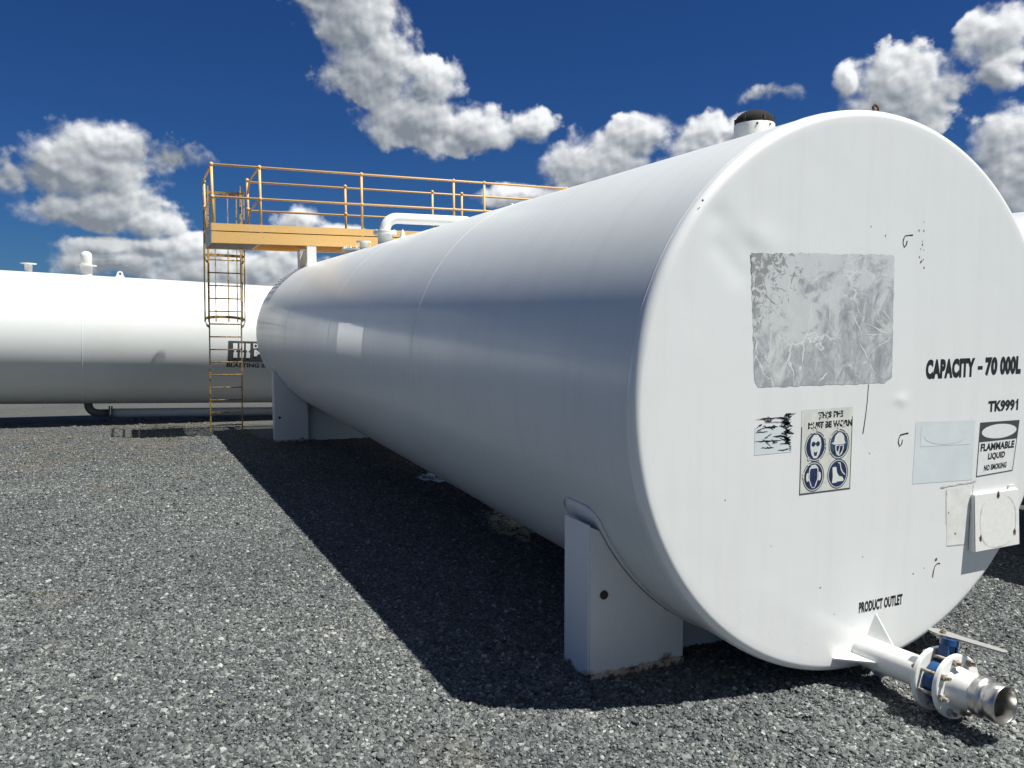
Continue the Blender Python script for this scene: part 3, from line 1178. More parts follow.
# solid landing plate at the ladder end
mb = MB(); mb.box((X0 + .01, YF + .08, ZB + .004), (-1.42, YR - .08, ZB + .012)); PL(mb.build('landing_plate', M['brown_steel']))

ZR = 4.405
ZMID = 3.855


def rail_post(x, y, top=ZR):
    mb = MB()
    mb.tube([(x, y, 3.20), (x, y, top)], .0225, 12)
    for z in (ZMID, top):
        mb.lathe([(0, -.040)] + [(.036 * math.cos(a), .040 * math.sin(a)) for a in np.linspace(-1.3, 1.3, 7)] + [(0, .040)], (x, y, z), (0, 0, 1), n=14)
    mb.box((x - .035, y - .012, 3.17), (x + .035, y + .012, 3.40))
    return PL(mb.build('handrail_post', M['yellow']))


yf, yr = YF + .02, YR - .02
for x in (-2.19, -1.39, .434, 2.26, 2.907, 4.75, 6.6):
    rail_post(x, yf)
for x in (-1.43, .481, 2.35, 3.02, 4.85, 6.6):
    rail_post(x, yr)
rail_post(-2.22, yr, 4.33)
for z in (ZR, ZMID):
    mb = MB(); mb.tube([(-2.19, yf, z), (6.6, yf, z)], .0205, 12); PL(mb.build('handrail', M['yellow']))
    mb = MB(); mb.tube([(-1.43, yr, z - .03), (6.6, yr, z - .03)], .0205, 12); PL(mb.build('handrail', M['yellow']))
    mb = MB(); mb.tube([(-2.19, yf, z), (-2.22, yr, z - .04)], .0205, 12); PL(mb.build('handrail', M['yellow']))
    mb = MB(); mb.tube([(-1.39, yf, z), (-1.40, yf + .6, z - .01), (-1.42, yr - .25, z - .05), (-1.43, yr, z - .25)], .018, 10); PL(mb.build('gate_rail', M['yellow']))
# saddle-welded props under the walkway
for (x, y) in ((-.515, YF + .045), (-.515, YR - .045), (.515, YF + .045), (.515, YR - .045)):
    zt_ = ZC + math.sqrt(R * R - (abs(x) + .086) ** 2)
    yy = min(y, LEN - .10)
    if y > LEN - .1:
        # rear props stand on the last of the shell and lean under the rear beam
        mb = MB(); mb.box((x - .075, LEN - .34, zt_ - .03), (x + .075, LEN - .33, ZB - .003)); mb.box((x - .006, LEN - .33, zt_ - .03), (x + .006, YR - .08, ZB - .003)); PL(mb.build('prop', M['saddle']))
    else:
        mb = MB(); mb.box((x - .083, y - .045, zt_ - .03), (x + .083, y - .033, ZB - .003)); mb.box((x - .006, y - .032, zt_ - .02), (x + .006, y + .12, ZB - .003)); PL(mb.build('prop', M['saddle']))

# ------------------------------------------------------------------ caged ladder
LY = 13.86
lad = thing('caged_ladder', 'thin worn yellow ladder with a safety cage rising to the walkway', 'ladder', (-1.95, LY, ground_z(-1.95, LY)))


def LD(o):
    return S(o, lad)


gl = ground_z(-1.95, LY)
XL, XR = -2.245, -1.650
for x in (XL, XR):
    mb = MB(); mb.box((x - .013, LY - .008, gl + .02), (x + .013, LY + .008, 4.32), .003); LD(mb.build('stile', M['ladder']))
k = 0
z = gl + .15
while z < 3.25:
    mb = MB(); mb.tube([(XL + .01, LY, z), (XR - .01, LY, z)], .0125, 8); LD(mb.build('rung', M['ladder']))
    z += .25
xm = (XL + XR) / 2


def hoop_pt(t, z, tilt=.06):
    """t 0..1 round the back of the climber"""
    a = PI * t
    rx_, ry_ = .375, .70
    return Vector((xm - rx_ * math.copysign(abs(math.cos(a)) ** .8, math.cos(a)), LY + .03 + ry_ * math.sin(a), z + tilt * math.sin(a)))


for z in (1.70, 2.95, 4.20):
    pts_ = [Vector((XL - .01, LY, z - .13)), Vector((XL - .05, LY + .02, z - .10))] + [hoop_pt(k / 22, z) for k in range(23)] + [Vector((XR + .05, LY + .02, z - .10)), Vector((XR + .01, LY, z - .13))]
    mb = MB()
    prev = None
    for p_ in pts_:
        cur = (mb.bm.verts.new(p_ + Vector((0, 0, -.028))), mb.bm.verts.new(p_ + Vector((0, 0, .028))))
        if prev:
            mb.bm.faces.new((prev[0], cur[0], cur[1], prev[1]))
        prev = cur
    bmesh.ops.solidify(mb.bm, geom=list(mb.bm.faces), thickness=.007)
    LD(mb.build('cage_hoop', M['cage']))
for t in (.02, .12, .26, .42, .58, .74, .88, .98):
    a_ = hoop_pt(t, 1.68)
    mb = MB()
    mb.box((a_.x - .011, a_.y - .004, 1.66), (a_.x + .011, a_.y + .004, 4.23))
    LD(mb.build('cage_bar', M['cage']))

lad.rotation_euler = (0, .021, 0)      # leans slightly to the east

# ------------------------------------------------------------------ the far tank, crosswise
far = thing('storage_tank', 'long white tank lying crosswise behind the ladder, three fittings on its top', 'tank', group='white horizontal storage tanks')
TL2 = 14.6
tilt2 = math.radians(-2.72)
yaw2 = .05
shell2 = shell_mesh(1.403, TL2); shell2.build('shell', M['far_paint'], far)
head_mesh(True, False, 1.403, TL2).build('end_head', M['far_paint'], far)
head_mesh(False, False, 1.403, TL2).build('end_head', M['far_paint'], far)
START2 = 9.2          # distance from the west end to the point at world x = -4
for y in (.06, 2.5, 5.55, 8.6, 11.65, TL2 - .06):
    mb = ring_bead(y, .012, .004, 1.403); mb.build('weld_seam', M['weld'], far)
dvec = Vector((math.cos(yaw2) * math.cos(tilt2), math.sin(yaw2) * math.cos(tilt2), math.sin(tilt2)))
zv = Vector((0, 0, 1)); zv = (zv - dvec * zv.dot(dvec)).normalized()
xv = dvec.cross(zv)
far_rot = Matrix((xv, dvec, zv)).transposed()
axis_pt = Vector((-4, 17.0, 1.236))
org2 = axis_pt - dvec * START2 - zv * ZC
far.matrix_world = Matrix.Translation(org2) @ far_rot.to_4x4()
inv2 = far.matrix_world.inverted()


def loc2(xw):
    """distance along the far tank of a world x position at its axis"""
    return START2 + (xw + 4) / dvec.x


# supports
for xw in (-10.2, 1.3):
    yl = loc2(xw)
    foots = []
    for sx in (-1.3, 1.3):
        pw_ = far.matrix_world @ Vector((sx, yl, 0))
        foots.append((inv2 @ Vector((pw_.x, pw_.y, ground_z(pw_.x, pw_.y)))).z)
    add_saddle(far, yl, foots[0], foots[1])
zt2 = ZC + 1.403
mb = MB(); mb.lathe([(.075, -.03), (.075, .155), (.155, .160), (.155, .185), (0, .185)], (0, loc2(-5.63), zt2), (0, 0, 1), n=28); mb.build('flanged_nozzle', M['fitting'], far)
mb = MB(); mb.lathe([(.125, -.03), (.125, .20)], (0, loc2(-4.55), zt2), (0, 0, 1), n=28); vn = mb.build('vent_neck', M['fitting'], far)
mb = MB(); mb.lathe([(0, .20), (.205, .20), (.205, .225), (0, .225)], (0, loc2(-4.55), zt2), (0, 0, 1), n=32); mb.build('flange', M['fitting'], vn)
mb = MB(); mb.lathe([(.10, .225), (.112, .25), (.112, .42)] + [(.112 * math.cos(a), .42 + .10 * math.sin(a)) for a in np.linspace(.2, PI / 2, 6)], (0, loc2(-4.55), zt2), (0, 0, 1), n=28); mb.build('vent_cap', M['fitting'], vn)
add_lug(far, 0, loc2(-3.89), 1.0, 'y', z=zt2 - .01)

# company board painted on the far tank, wrapped on the shell.  u runs along the tank, v is height on the curve
R2 = 1.403


def wrap2(off):
    def f_(u_, v_):
        a = v_ / R2
        return Vector(((R2 + off) * math.cos(a), u_, ZC + (R2 + off) * math.sin(a)))
    return f_


def slice_levels(mb, axis_vals):
    pass


def wrapped(name, polys_fn, mat, off, parent):
    """build flat in (u, v), slice into thin strips so it can follow the curve, then wrap"""
    mb = MB()
    polys_fn(mb, lambda u_, v_: Vector((u_, v_, 0)))
    vs_ = [v.co.y for v in mb.bm.verts]
    lo, hi = min(vs_), max(vs_)
    k = lo + .03
    while k < hi:
        g = list(mb.bm.verts) + list(mb.bm.edges) + list(mb.bm.faces)
        bmesh.ops.bisect_plane(mb.bm, geom=g, plane_co=(0, k, 0), plane_no=(0, 1, 0))
        k += .03
    w = wrap2(off)
    for v in mb.bm.verts:
        v.co = w(v.co.x, v.co.y)
    return mb.build(name, mat, parent)


U0 = loc2(-1.78)
vt, vb_ = .10, -.36
VO = .11
board = wrapped('company_board', lambda mb, fn: rect(mb, U0, vb_, U0 + 1.40, vt, fn), M['charcoal'], .005, far)


def emblem(mb, fn, k):
    x = U0 + .10 + k * .135
    w_ = .095
    mb.sheet([(x, vt - .05), (x + w_, vt - .05), (x + w_, vt - .19), (x + .065, vt - .22), (x + .065, vt - .25), (x + w_, vt - .25),
              (x + w_, vb_ + .09), (x + .012, vb_ + .09), (x + .012, vt - .25), (x + .03, vt - .25), (x + .03, vt - .22), (x, vt - .19)], fn)


for k in range(3):
    wrapped('board_emblem', lambda mb, fn: emblem(mb, fn, k), M['white_vinyl'], .011, far).parent = board
for (word, u0_, v0_, u1_, v1_, wt) in (('Downer', .53, vt - .155, 1.05, vt - .045, .03), ('Mining', .55, vb_ + .085, 1.33, vt - .185, .05)):
    wrapped('board_lettering', lambda mb, fn: add_text(mb, word, U0 + u0_, v0_, U0 + u1_, v1_, fn, wt), M['white_vinyl'], .011, far).parent = board
wrapped('board_caption', lambda mb, fn: add_text(mb, 'BLASTING SERVICES', U0 - .02, vb_ - .135, U0 + 1.36, vb_ - .035, fn, .03), M['black'], .005, far)

# outlet pipe under the far tank
mb = MB()
ye = loc2(-4.50)
yb = ye
pz = ZC - R2
pts_ = [(0, yb, pz + .05), (0, yb, pz - .02)]
for k in range(8):
    a = PI - (PI / 2) * (k + 1) / 8
    pts_.append((0, yb + .20 + .20 * math.cos(a), pz - .02 - .20 * math.sin(a)))
pts_ += [(0, yb + .42, pz - .22)]
mb.tube(pts_, .085, 24)
el = mb.build('drain_elbow', M['dark_pipe'], far)
mb = MB()
mb.lathe([(0, 0), (.155, 0), (.155, .03), (0, .03)], (0, yb + .40, pz - .22), (0, 1, 0), n=28)
mb.lathe([(0, .05), (.155, .05), (.155, .08), (0, .08)], (0, yb + .40, pz - .22), (0, 1, 0), n=28)
mb.build('flange', M['dark_pipe'], el)
mb = MB()
mb.tube([(0, yb + .44, pz - .22), (0, yb + 5.6, pz - .22)], .10, 24)
mb.build('drain_pipe', M['fitting'], far)

# ------------------------------------------------------------------ the tank beyond, to the right
third = make_tank('white tank parallel to the near one, only its upper edge showing past the right rim', False,
                  [(0.54, ground_z(3.2, .6) + .03, ground_z(5.8, .6) + .03), (11.75, ground_z(3.2, 11.8) + .03, ground_z(5.8, 11.8) + .03)])
third.location = (4.47, 0.0, -.03)
add_nozzle(third, 'flanged_nozzle', 0.0, 5.6, 0.07, 0.12, 0.13)

# ------------------------------------------------------------------ ground
def ground_axis(lo, hi, step, far_):
    a = list(np.arange(lo, hi + .001, step))
    s = step
    x = hi
    while x < far_:
        s *= 1.35
        x += s
        a.append(x)
    s = step
    x = lo
    pre = []
    while x > -far_:
        s *= 1.35
        x -= s
        pre.append(x)
    return pre[::-1] + a


gx = ground_axis(-12, 10, .5, 900)
gy = ground_axis(-6, 26, .5, 900)
verts = [(x, y, ground_z(x, y)) for y in gy for x in gx]
nx = len(gx)
faces = [(j * nx + i, j * nx + i + 1, (j + 1) * nx + i + 1, (j + 1) * nx + i) for j in range(len(gy) - 1) for i in range(nx - 1)]
me = bpy.data.meshes.new('ground')
me.from_pydata(verts, [], faces)
for p in me.polygons:
    p.use_smooth = True
gm, nt, b = new_mat('crushed_rock_ground')
oc = objcoord(nt)
v1 = N(nt, 'ShaderNodeTexVoronoi', Scale=42.0); nt.links.new(oc, v1.inputs['Vector'])
v2 = N(nt, 'ShaderNodeTexVoronoi', Scale=90.0); nt.links.new(oc, v2.inputs['Vector'])
bw1 = N(nt, 'ShaderNodeSeparateColor'); nt.links.new(v1.outputs['Color'], bw1.inputs[0])
bw2 = N(nt, 'ShaderNodeSeparateColor'); nt.links.new(v2.outputs['Color'], bw2.inputs[0])
mx = math_n(nt, 'MULTIPLY_ADD', bw2.outputs[0], .35, math_n(nt, 'MULTIPLY', bw1.outputs[0], .65))
stone = ramp(nt, mx, [(0.1, (0.035, 0.038, 0.042)), (0.5, (0.082, 0.087, 0.092)), (0.78, (0.14, 0.145, 0.147)), (0.95, (0.27, 0.27, 0.26))])
nb = noise(nt, oc, 0.55, 7, 0.62, .4)
sepg = nt.nodes.new('ShaderNodeSeparateXYZ'); nt.links.new(oc, sepg.inputs[0])
yy = math_n(nt, 'MULTIPLY_ADD', sepg.outputs[1], .060, -.62)
yy = math_n(nt, 'MINIMUM', math_n(nt, 'MAXIMUM', yy, 0), .26)
earth_f = ramp(nt, math_n(nt, 'ADD', nb, yy), [(0.60, (0, 0, 0)), (0.84, (.62, .62, .62))])
nfine = noise(nt, oc, 60, 3)
earth = mixc(nt, nfine, (0.070, 0.066, 0.057), (0.165, 0.156, 0.135))
c = mixc(nt, earth_f.outputs[0], stone.outputs[0], earth)
nl = noise(nt, oc, .28, 3)
tone = ramp(nt, nl, [(0.3, (.62, .65, .64)), (.7, (.84, .87, .86))])
c = mixc(nt, 1.0, c, tone.outputs[0], 'MULTIPLY')
nt.links.new(c, b.inputs['Base Color'])
b.inputs['Roughness'].default_value = .85
hgt = math_n(nt, 'ADD', math_n(nt, 'MULTIPLY', v1.outputs['Distance'], -1.0), math_n(nt, 'MULTIPLY', v2.outputs['Distance'], -.5))
bump(nt, b, hgt, .9, .014)
me.materials.append(gm)
g = bpy.data.objects.new('ground', me)
COL.objects.link(g)
g['kind'] = 'structure'

# ------------------------------------------------------------------ loose crushed rock: instanced stones on scattered points
NEARX, NEARY = -3.0, -3.2
TRY = 420000
ang = rng.uniform(math.radians(-24), math.radians(72), TRY)
r0, r1, r2 = 1.8, 7.0, 21.0
w_in = (r1 ** 2 - r0 ** 2) / 2
w_out = r1 ** 2 * math.log(r2 / r1)
uu = rng.uniform(0, 1, TRY)
sel = rng.uniform(0, 1, TRY) < w_in / (w_in + w_out)
dd = np.where(sel, np.sqrt(r0 ** 2 + uu * (r1 ** 2 - r0 ** 2)), r1 * (r2 / r1) ** uu)
px_ = NEARX + dd * np.sin(ang)
py_ = NEARY + dd * np.cos(ang)
keep = ~((px_ > 3.3) & (py_ > 1.0))
keep &= ~((np.abs(px_) < 1.5) & (py_ > 12.5))
keep &= rng.uniform(0, 1, TRY) > np.clip((dd - 12) / 9, 0, 1) * .9       # the loose stone thins out far away
px_, py_ = px_[keep][:100000], py_[keep][:100000]
n = len(px_)
siz = np.exp(rng.normal(.0, .18, n)).clip(.7, 1.5)
gzv = -4.0 * np.tanh((0.04 * (py_ - 0.54) + 0.03 * (px_ + 1.3)) / 4.0) - 0.018
lay = rng.uniform(.000, .006, n)
co = np.stack([px_, py_, gzv + lay], 1).astype(np.float32)
me = bpy.data.meshes.new('gravel')
me.vertices.add(n)
me.vertices.foreach_set('co', co.ravel())
at = me.attributes.new('stone_size', 'FLOAT', 'POINT')
at.data.foreach_set('value', siz.astype(np.float32))
grav = bpy.data.objects.new('gravel', me)
COL.objects.link(grav)
grav['kind'] = 'stuff'
sm, nt, b = new_mat('crushed_stone')
oi = nt.nodes.new('ShaderNodeObjectInfo')
gi_ = nt.nodes.new('ShaderNodeNewGeometry')
rsum = math_n(nt, 'FRACT', math_n(nt, 'ADD', gi_.outputs['Random Per Island'], math_n(nt, 'MULTIPLY', oi.outputs['Random'], 7.31)))
sr = ramp(nt, rsum, [(0.0, (0.030, 0.035, 0.037)), (0.22, (0.054, 0.062, 0.065)), (0.55, (0.086, 0.096, 0.098)), (0.82, (0.130, 0.141, 0.141)),
                     (0.95, (0.225, 0.236, 0.228)), (0.99, (0.36, 0.365, 0.35)), (1.0, (0.16, 0.14, 0.105))])
tn = noise(nt, oi.outputs['Location'], .42, 5, .6)
tone_ = ramp(nt, tn, [(0.32, (.80, .81, .82)), (.5, (1.0, 1.0, 1.0)), (.68, (1.20, 1.19, 1.16))])
bn2 = noise(nt, oi.outputs['Location'], 1.1, 4, .6)
sepl = nt.nodes.new('ShaderNodeSeparateXYZ'); nt.links.new(oi.outputs['Location'], sepl.inputs[0])
yb_ = math_n(nt, 'MINIMUM', math_n(nt, 'MAXIMUM', math_n(nt, 'MULTIPLY_ADD', sepl.outputs[1], .035, -.24), 0), .16)
brown_ = ramp(nt, math_n(nt, 'ADD', bn2, yb_), [(0.60, (0, 0, 0)), (.80, (.6, .6, .6))])
cc_ = mixc(nt, 1.0, sr.outputs[0], tone_.outputs[0], 'MULTIPLY')
cc_ = mixc(nt, brown_.outputs[0], cc_, (.135, .115, .085))
nt.links.new(cc_, b.inputs['Base Color'])
b.inputs['Roughness'].default_value = .62
me.materials.append(sm)

ng = bpy.data.node_groups.new('stone_scatter', 'GeometryNodeTree')
ng.interface.new_socket('Geometry', in_out='INPUT', socket_type='NodeSocketGeometry')
ng.interface.new_socket('Geometry', in_out='OUTPUT', socket_type='NodeSocketGeometry')
L = ng.links.new
gi = ng.nodes.new('NodeGroupInput')
go = ng.nodes.new('NodeGroupOutput')
stones = ng.nodes.new('GeometryNodeGeometryToInstance')
for k in range(9):
    ico = ng.nodes.new('GeometryNodeMeshIcoSphere')
    ico.inputs['Radius'].default_value = 1.0
    ico.inputs['Subdivisions'].default_value = 1
    nz_ = ng.nodes.new('ShaderNodeTexNoise')
    nz_.noise_dimensions = '4D'
    nz_.inputs['W'].default_value = 3.7 * k
    nz_.inputs['Scale'].default_value = .95
    nz_.inputs['Detail'].default_value = 1.5
    pos = ng.nodes.new('GeometryNodeInputPosition')
    sub = ng.nodes.new('ShaderNodeVectorMath'); sub.operation = 'SUBTRACT'; sub.inputs[1].default_value = (.5, .5, .5)
    L(nz_.outputs['Color'], sub.inputs[0])
    scl = ng.nodes.new('ShaderNodeVectorMath'); scl.operation = 'SCALE'; scl.inputs['Scale'].default_value = 3.0
    L(sub.outputs[0], scl.inputs[0])
    # flatten to facets: snap positions coarsely
    add = ng.nodes.new('ShaderNodeVectorMath'); add.operation = 'ADD'
    L(pos.outputs[0], add.inputs[0]); L(scl.outputs[0], add.inputs[1])
    snap = ng.nodes.new('ShaderNodeVectorMath'); snap.operation = 'SNAP'; snap.inputs[1].default_value = (.42, .42, .42)
    L(add.outputs[0], snap.inputs[0])
    mixv = ng.nodes.new('ShaderNodeMix'); mixv.data_type = 'VECTOR'; mixv.inputs[0].default_value = .35
    L(add.outputs[0], mixv.inputs[4]); L(snap.outputs[0], mixv.inputs[5])
    mul = ng.nodes.new('ShaderNodeVectorMath'); mul.operation = 'MULTIPLY'
    mul.inputs[1].default_value = (1.15, .9 + .03 * k, .62 + .06 * (k % 4))
    L(mixv.outputs[1], mul.inputs[0])
    sp = ng.nodes.new('GeometryNodeSetPosition')
    L(ico.outputs['Mesh'], sp.inputs['Geometry']); L(mul.outputs[0], sp.inputs['Position'])
    hull = ng.nodes.new('GeometryNodeConvexHull')
    L(sp.outputs[0], hull.inputs[0])
    smn = ng.nodes.new('GeometryNodeSetMaterial'); smn.inputs['Material'].default_value = sm
    L(hull.outputs[0], smn.inputs[0])
    ss = ng.nodes.new('GeometryNodeSetShadeSmooth'); ss.inputs['Shade Smooth'].default_value = False
    L(smn.outputs[0], ss.inputs[0])
    L(ss.outputs[0], stones.inputs[0])
join = ng.nodes.new('GeometryNodeGeometryToInstance')
for k in range(8):
    grid = ng.nodes.new('GeometryNodeMeshGrid')
    grid.inputs['Size X'].default_value = .052; grid.inputs['Size Y'].default_value = .052
    grid.inputs['Vertices X'].default_value = 5; grid.inputs['Vertices Y'].default_value = 5
    jit = ng.nodes.new('FunctionNodeRandomValue'); jit.data_type = 'FLOAT_VECTOR'
    jit.inputs[0].default_value = (-.010, -.010, -.007); jit.inputs[1].default_value = (.010, .010, .007)
    jit.inputs['Seed'].default_value = 10 + k
    gsp = ng.nodes.new('GeometryNodeSetPosition')
    L(grid.outputs['Mesh'], gsp.inputs['Geometry']); L(jit.outputs[0], gsp.inputs['Offset'])
    sio = ng.nodes.new('GeometryNodeInstanceOnPoints')
    L(gsp.outputs[0], sio.inputs['Points']); L(stones.outputs[0], sio.inputs['Instance'])
    sio.inputs['Pick Instance'].default_value = True
    pick = ng.nodes.new('FunctionNodeRandomValue'); pick.data_type = 'INT'
    pick.inputs[4].default_value = 0; pick.inputs[5].default_value = 8; pick.inputs['Seed'].default_value = 30 + k
    L(pick.outputs[2], sio.inputs['Instance Index'])
    rot_ = ng.nodes.new('FunctionNodeRandomValue'); rot_.data_type = 'FLOAT_VECTOR'
    rot_.inputs[0].default_value = (-.6, -.6, 0); rot_.inputs[1].default_value = (.6, .6, 6.283); rot_.inputs['Seed'].default_value = 50 + k
    L(rot_.outputs[0], sio.inputs['Rotation'])
    sz_ = ng.nodes.new('FunctionNodeRandomValue'); sz_.data_type = 'FLOAT'
    sz_.inputs[2].default_value = 0.0; sz_.inputs[3].default_value = 1.0; sz_.inputs['Seed'].default_value = 70 + k
    pw_ = ng.nodes.new('ShaderNodeMath'); pw_.operation = 'POWER'; pw_.inputs[1].default_value = 2.2
    L(sz_.outputs[1], pw_.inputs[0])
    ma_ = ng.nodes.new('ShaderNodeMath'); ma_.operation = 'MULTIPLY_ADD'; ma_.inputs[1].default_value = .0085; ma_.inputs[2].default_value = .0042
    L(pw_.outputs[0], ma_.inputs[0]); L(ma_.outputs[0], sio.inputs['Scale'])
    rea = ng.nodes.new('GeometryNodeRealizeInstances')
    L(sio.outputs[0], rea.inputs[0]); L(rea.outputs[0], join.inputs[0])
iop = ng.nodes.new('GeometryNodeInstanceOnPoints')
L(gi.outputs[0], iop.inputs['Points'])
L(join.outputs[0], iop.inputs['Instance'])
iop.inputs['Pick Instance'].default_value = True
ri = ng.nodes.new('FunctionNodeRandomValue'); ri.data_type = 'INT'
ri.inputs[4].default_value = 0; ri.inputs[5].default_value = 7
L(ri.outputs[2], iop.inputs['Instance Index'])
rr_ = ng.nodes.new('FunctionNodeRandomValue'); rr_.data_type = 'FLOAT_VECTOR'
rr_.inputs[0].default_value = (-.05, -.05, 0); rr_.inputs[1].default_value = (.05, .05, 6.283)
L(rr_.outputs[0], iop.inputs['Rotation'])
na = ng.nodes.new('GeometryNodeInputNamedAttribute'); na.data_type = 'FLOAT'
na.inputs['Name'].default_value = 'stone_size'
L(na.outputs[0], iop.inputs['Scale'])
L(iop.outputs[0], go.inputs[0])
md = grav.modifiers.new('scatter', 'NODES')
md.node_group = ng

# ------------------------------------------------------------------ puddles under the tank
wm, nt, b = new_mat('muddy_water')
b.inputs['Base Color'].default_value = (.16, .155, .14, 1)
b.inputs['Roughness'].default_value = .28
b.inputs['IOR'].default_value = 1.33
b.inputs['Specular IOR Level'].default_value = .9


def puddle(cx, cy, rx, ry, seed):
    random.seed(seed)
    ph = [random.uniform(0, 6.28) for _ in range(5)]
    poly = []
    for k in range(60):
        a = 2 * PI * k / 60
        f = 1 + .22 * math.sin(2 * a + ph[0]) + .18 * math.sin(3 * a + ph[1]) + .15 * math.sin(5 * a + ph[2]) + .13 * math.sin(9 * a + ph[3]) + .10 * math.sin(14 * a + ph[4])
        poly.append((cx + rx * f * math.cos(a), cy + ry * f * math.sin(a)))
    mb = MB()
    mb.sheet(poly, lambda x, y: Vector((x, y, ground_z(x, y) + .0135)))
    o = mb.build('puddle', wm)
    o['kind'] = 'structure'
    return o


puddle(.05, 6.95, .16, .42, 1)
puddle(.33, 6.15, .20, .32, 2)
puddle(-.10, 4.05, .24, .85, 3)
puddle(.0, 3.05, .12, .30, 4)

# ------------------------------------------------------------------ weeds
wmats = {'green': plain('weed_green', (.09, .11, .03), .7, var=.3), 'dry': plain('dry_grass', (.24, .19, .10), .8, var=.25)}


def weed(x, y, h, nb_, kind, label, spread=.10):
    random.seed(int(x * 100 + y * 10))
    z = ground_z(x, y)
    root = thing('weed_tuft', label, 'weed', (x, y, z))
    mb = MB()
    for k in range(nb_):
        a = random.uniform(0, 2 * PI)
        r_ = spread * math.sqrt(random.random())
        bx_, by_ = r_ * math.cos(a), r_ * math.sin(a)
        hh = h * random.uniform(.5, 1.1)
        ln = random.uniform(.2, .9) * hh
        da = a + random.uniform(-.7, .7)
        w = random.uniform(.003, .006)
        px2, py2 = -math.sin(da) * w, math.cos(da) * w
        prev = None
        for t in (0, .45, .8, 1):
            cx_, cy_, cz_ = bx_ + math.cos(da) * ln * t * t, by_ + math.sin(da) * ln * t * t, hh * (t - .25 * t * t)
            s2 = 1 - t * .95
            cur = (mb.bm.verts.new((cx_ - px2 * s2, cy_ - py2 * s2, cz_)), mb.bm.verts.new((cx_ + px2 * s2, cy_ + py2 * s2, cz_)))
            if prev:
                mb.bm.faces.new((prev[0], prev[1], cur[1], cur[0]))
            prev = cur
    mb.build('blades', wmats[kind], root, recalc=False)
    return root


weed(-4.02, 3.18, .045, 45, 'green', 'small green weed tuft alone in the open gravel at left', .06)
weed(-2.93, 8.1, .06, 60, 'dry', 'straw-coloured dry tuft in the sunlit gravel left of the tank shadow', .13)
weed(-1.75, 13.1, .10, 110, 'dry', 'dry grass tuft at the foot of the ladder', .30)
weed(-3.05, 12.7, .08, 70, 'green', 'greenish tuft in the rails shadow left of the ladder foot', .25)
weed(-2.45, 9.9, .06, 60, 'dry', 'dry tuft on the brown ground in front of the ladder shadow', .22)

# ------------------------------------------------------------------ sky, sun
ST, SY = .37, -.325
sun_dir = Vector((ST, SY, 1)).normalized()
sun = bpy.data.lights.new('sun', 'SUN')
sun.energy = 5.0
sun.angle = math.radians(.53)
sun.color = (1.0, .975, .895)
so = bpy.data.objects.new('sun', sun)
COL.objects.link(so)
so.rotation_euler = sun_dir.to_track_quat('Z', 'Y').to_euler()

world = bpy.data.worlds.new('World')
SC.world = world
world.use_nodes = True
nt = world.node_tree
for n_ in list(nt.nodes):
    nt.nodes.remove(n_)
wout = nt.nodes.new('ShaderNodeOutputWorld')
bg = nt.nodes.new('ShaderNodeBackground')
nt.links.new(bg.outputs[0], wout.inputs[0])
sky = nt.nodes.new('ShaderNodeTexSky')
sky.sky_type = 'NISHITA'
sky.sun_disc = False
sky.sun_elevation = math.asin(sun_dir.z)
sky.sun_rotation = math.atan2(ST, SY)
sky.altitude = 100
sky.air_density = 1.0
sky.dust_density = 0.0
sky.ozone_density = 4.0

# cloud density group: vector (azimuth, elevation in degrees) -> density
CL = [(-3.01, 8.88, 3.99, 2.51), (-2.1, 10.5, 2.53, 1.43), (-4.62, 9.22, 2.15, 1.53), (-2.55, 6.49, 4.04, 1.59), (0.28, 5.76, 2.24, 1.01),
      (-2.39, 3.91, 2.94, 0.81), (2.92, 4.06, 2.58, 1.3), (7.11, 2.82, 2.91, 1.74), (9.7, 6.0, 1.6, 1.0),
      (12.34, 5.27, 2.7, 0.81), (13.64, 18.98, 3.46, 2.46), (15.13, 16.3, 3.51, 2.81), (18.8, 15.43, 2.34, 1.75), (17.6, 12.87, 3.78, 2.06),
      (21.54, 12.29, 3.2, 1.69), (25.74, 12.68, 1.95, 1.3), (12.3, 21.5, 3.6, 2.2), (30.49, 9.72, 4.29, 2.26), (33.22, 11.88, 2.18, 1.68),
      (24.89, 8.1, 2.81, 0.81), (38.05, 11.74, 2.24, 1.53), (40.51, 12.67, 0.9, 0.5), (49.55, 14.04, 2.96, 2.31),
      (46.75, 14.57, 1.07, 1.17), (51.01, 12.55, 2.23, 2.32), (48.46, 12.52, 2.32, 1.48), (54.43, 15.94, 2.07, 1.62), (55.2, 13.88, 1.28, 1.32),
      (55.38, 10.07, 2.05, 2.05), (56.02, 7.43, 2.14, 2.78), (58.5, 9.5, 2.5, 3.0),
      (-10.5, 7.0, 1.5, 1.3), (-2.0, 3.2, 3.5, 1.0), (3.5, 2.6, 4.0, 1.5), (9.0, 2.2, 4.5, 1.4), (0.6, 4.2, 2.0, .8), (31.5, 8.3, 6, 1.6), (37.2, 10.6, 2.4, 1.5), (39.4, 12.0, 1.2, .8), (-16, 9, 5, 3), (-24, 6, 6, 2.5), (66, 10, 4, 3), (72, 6, 5, 2.5)]
WISP = [(1.9, 10.1, 3.3, 1.25), (42.05, 14.2, 2.7, .95), (-7.2, 8.3, 2.0, 2.0)]

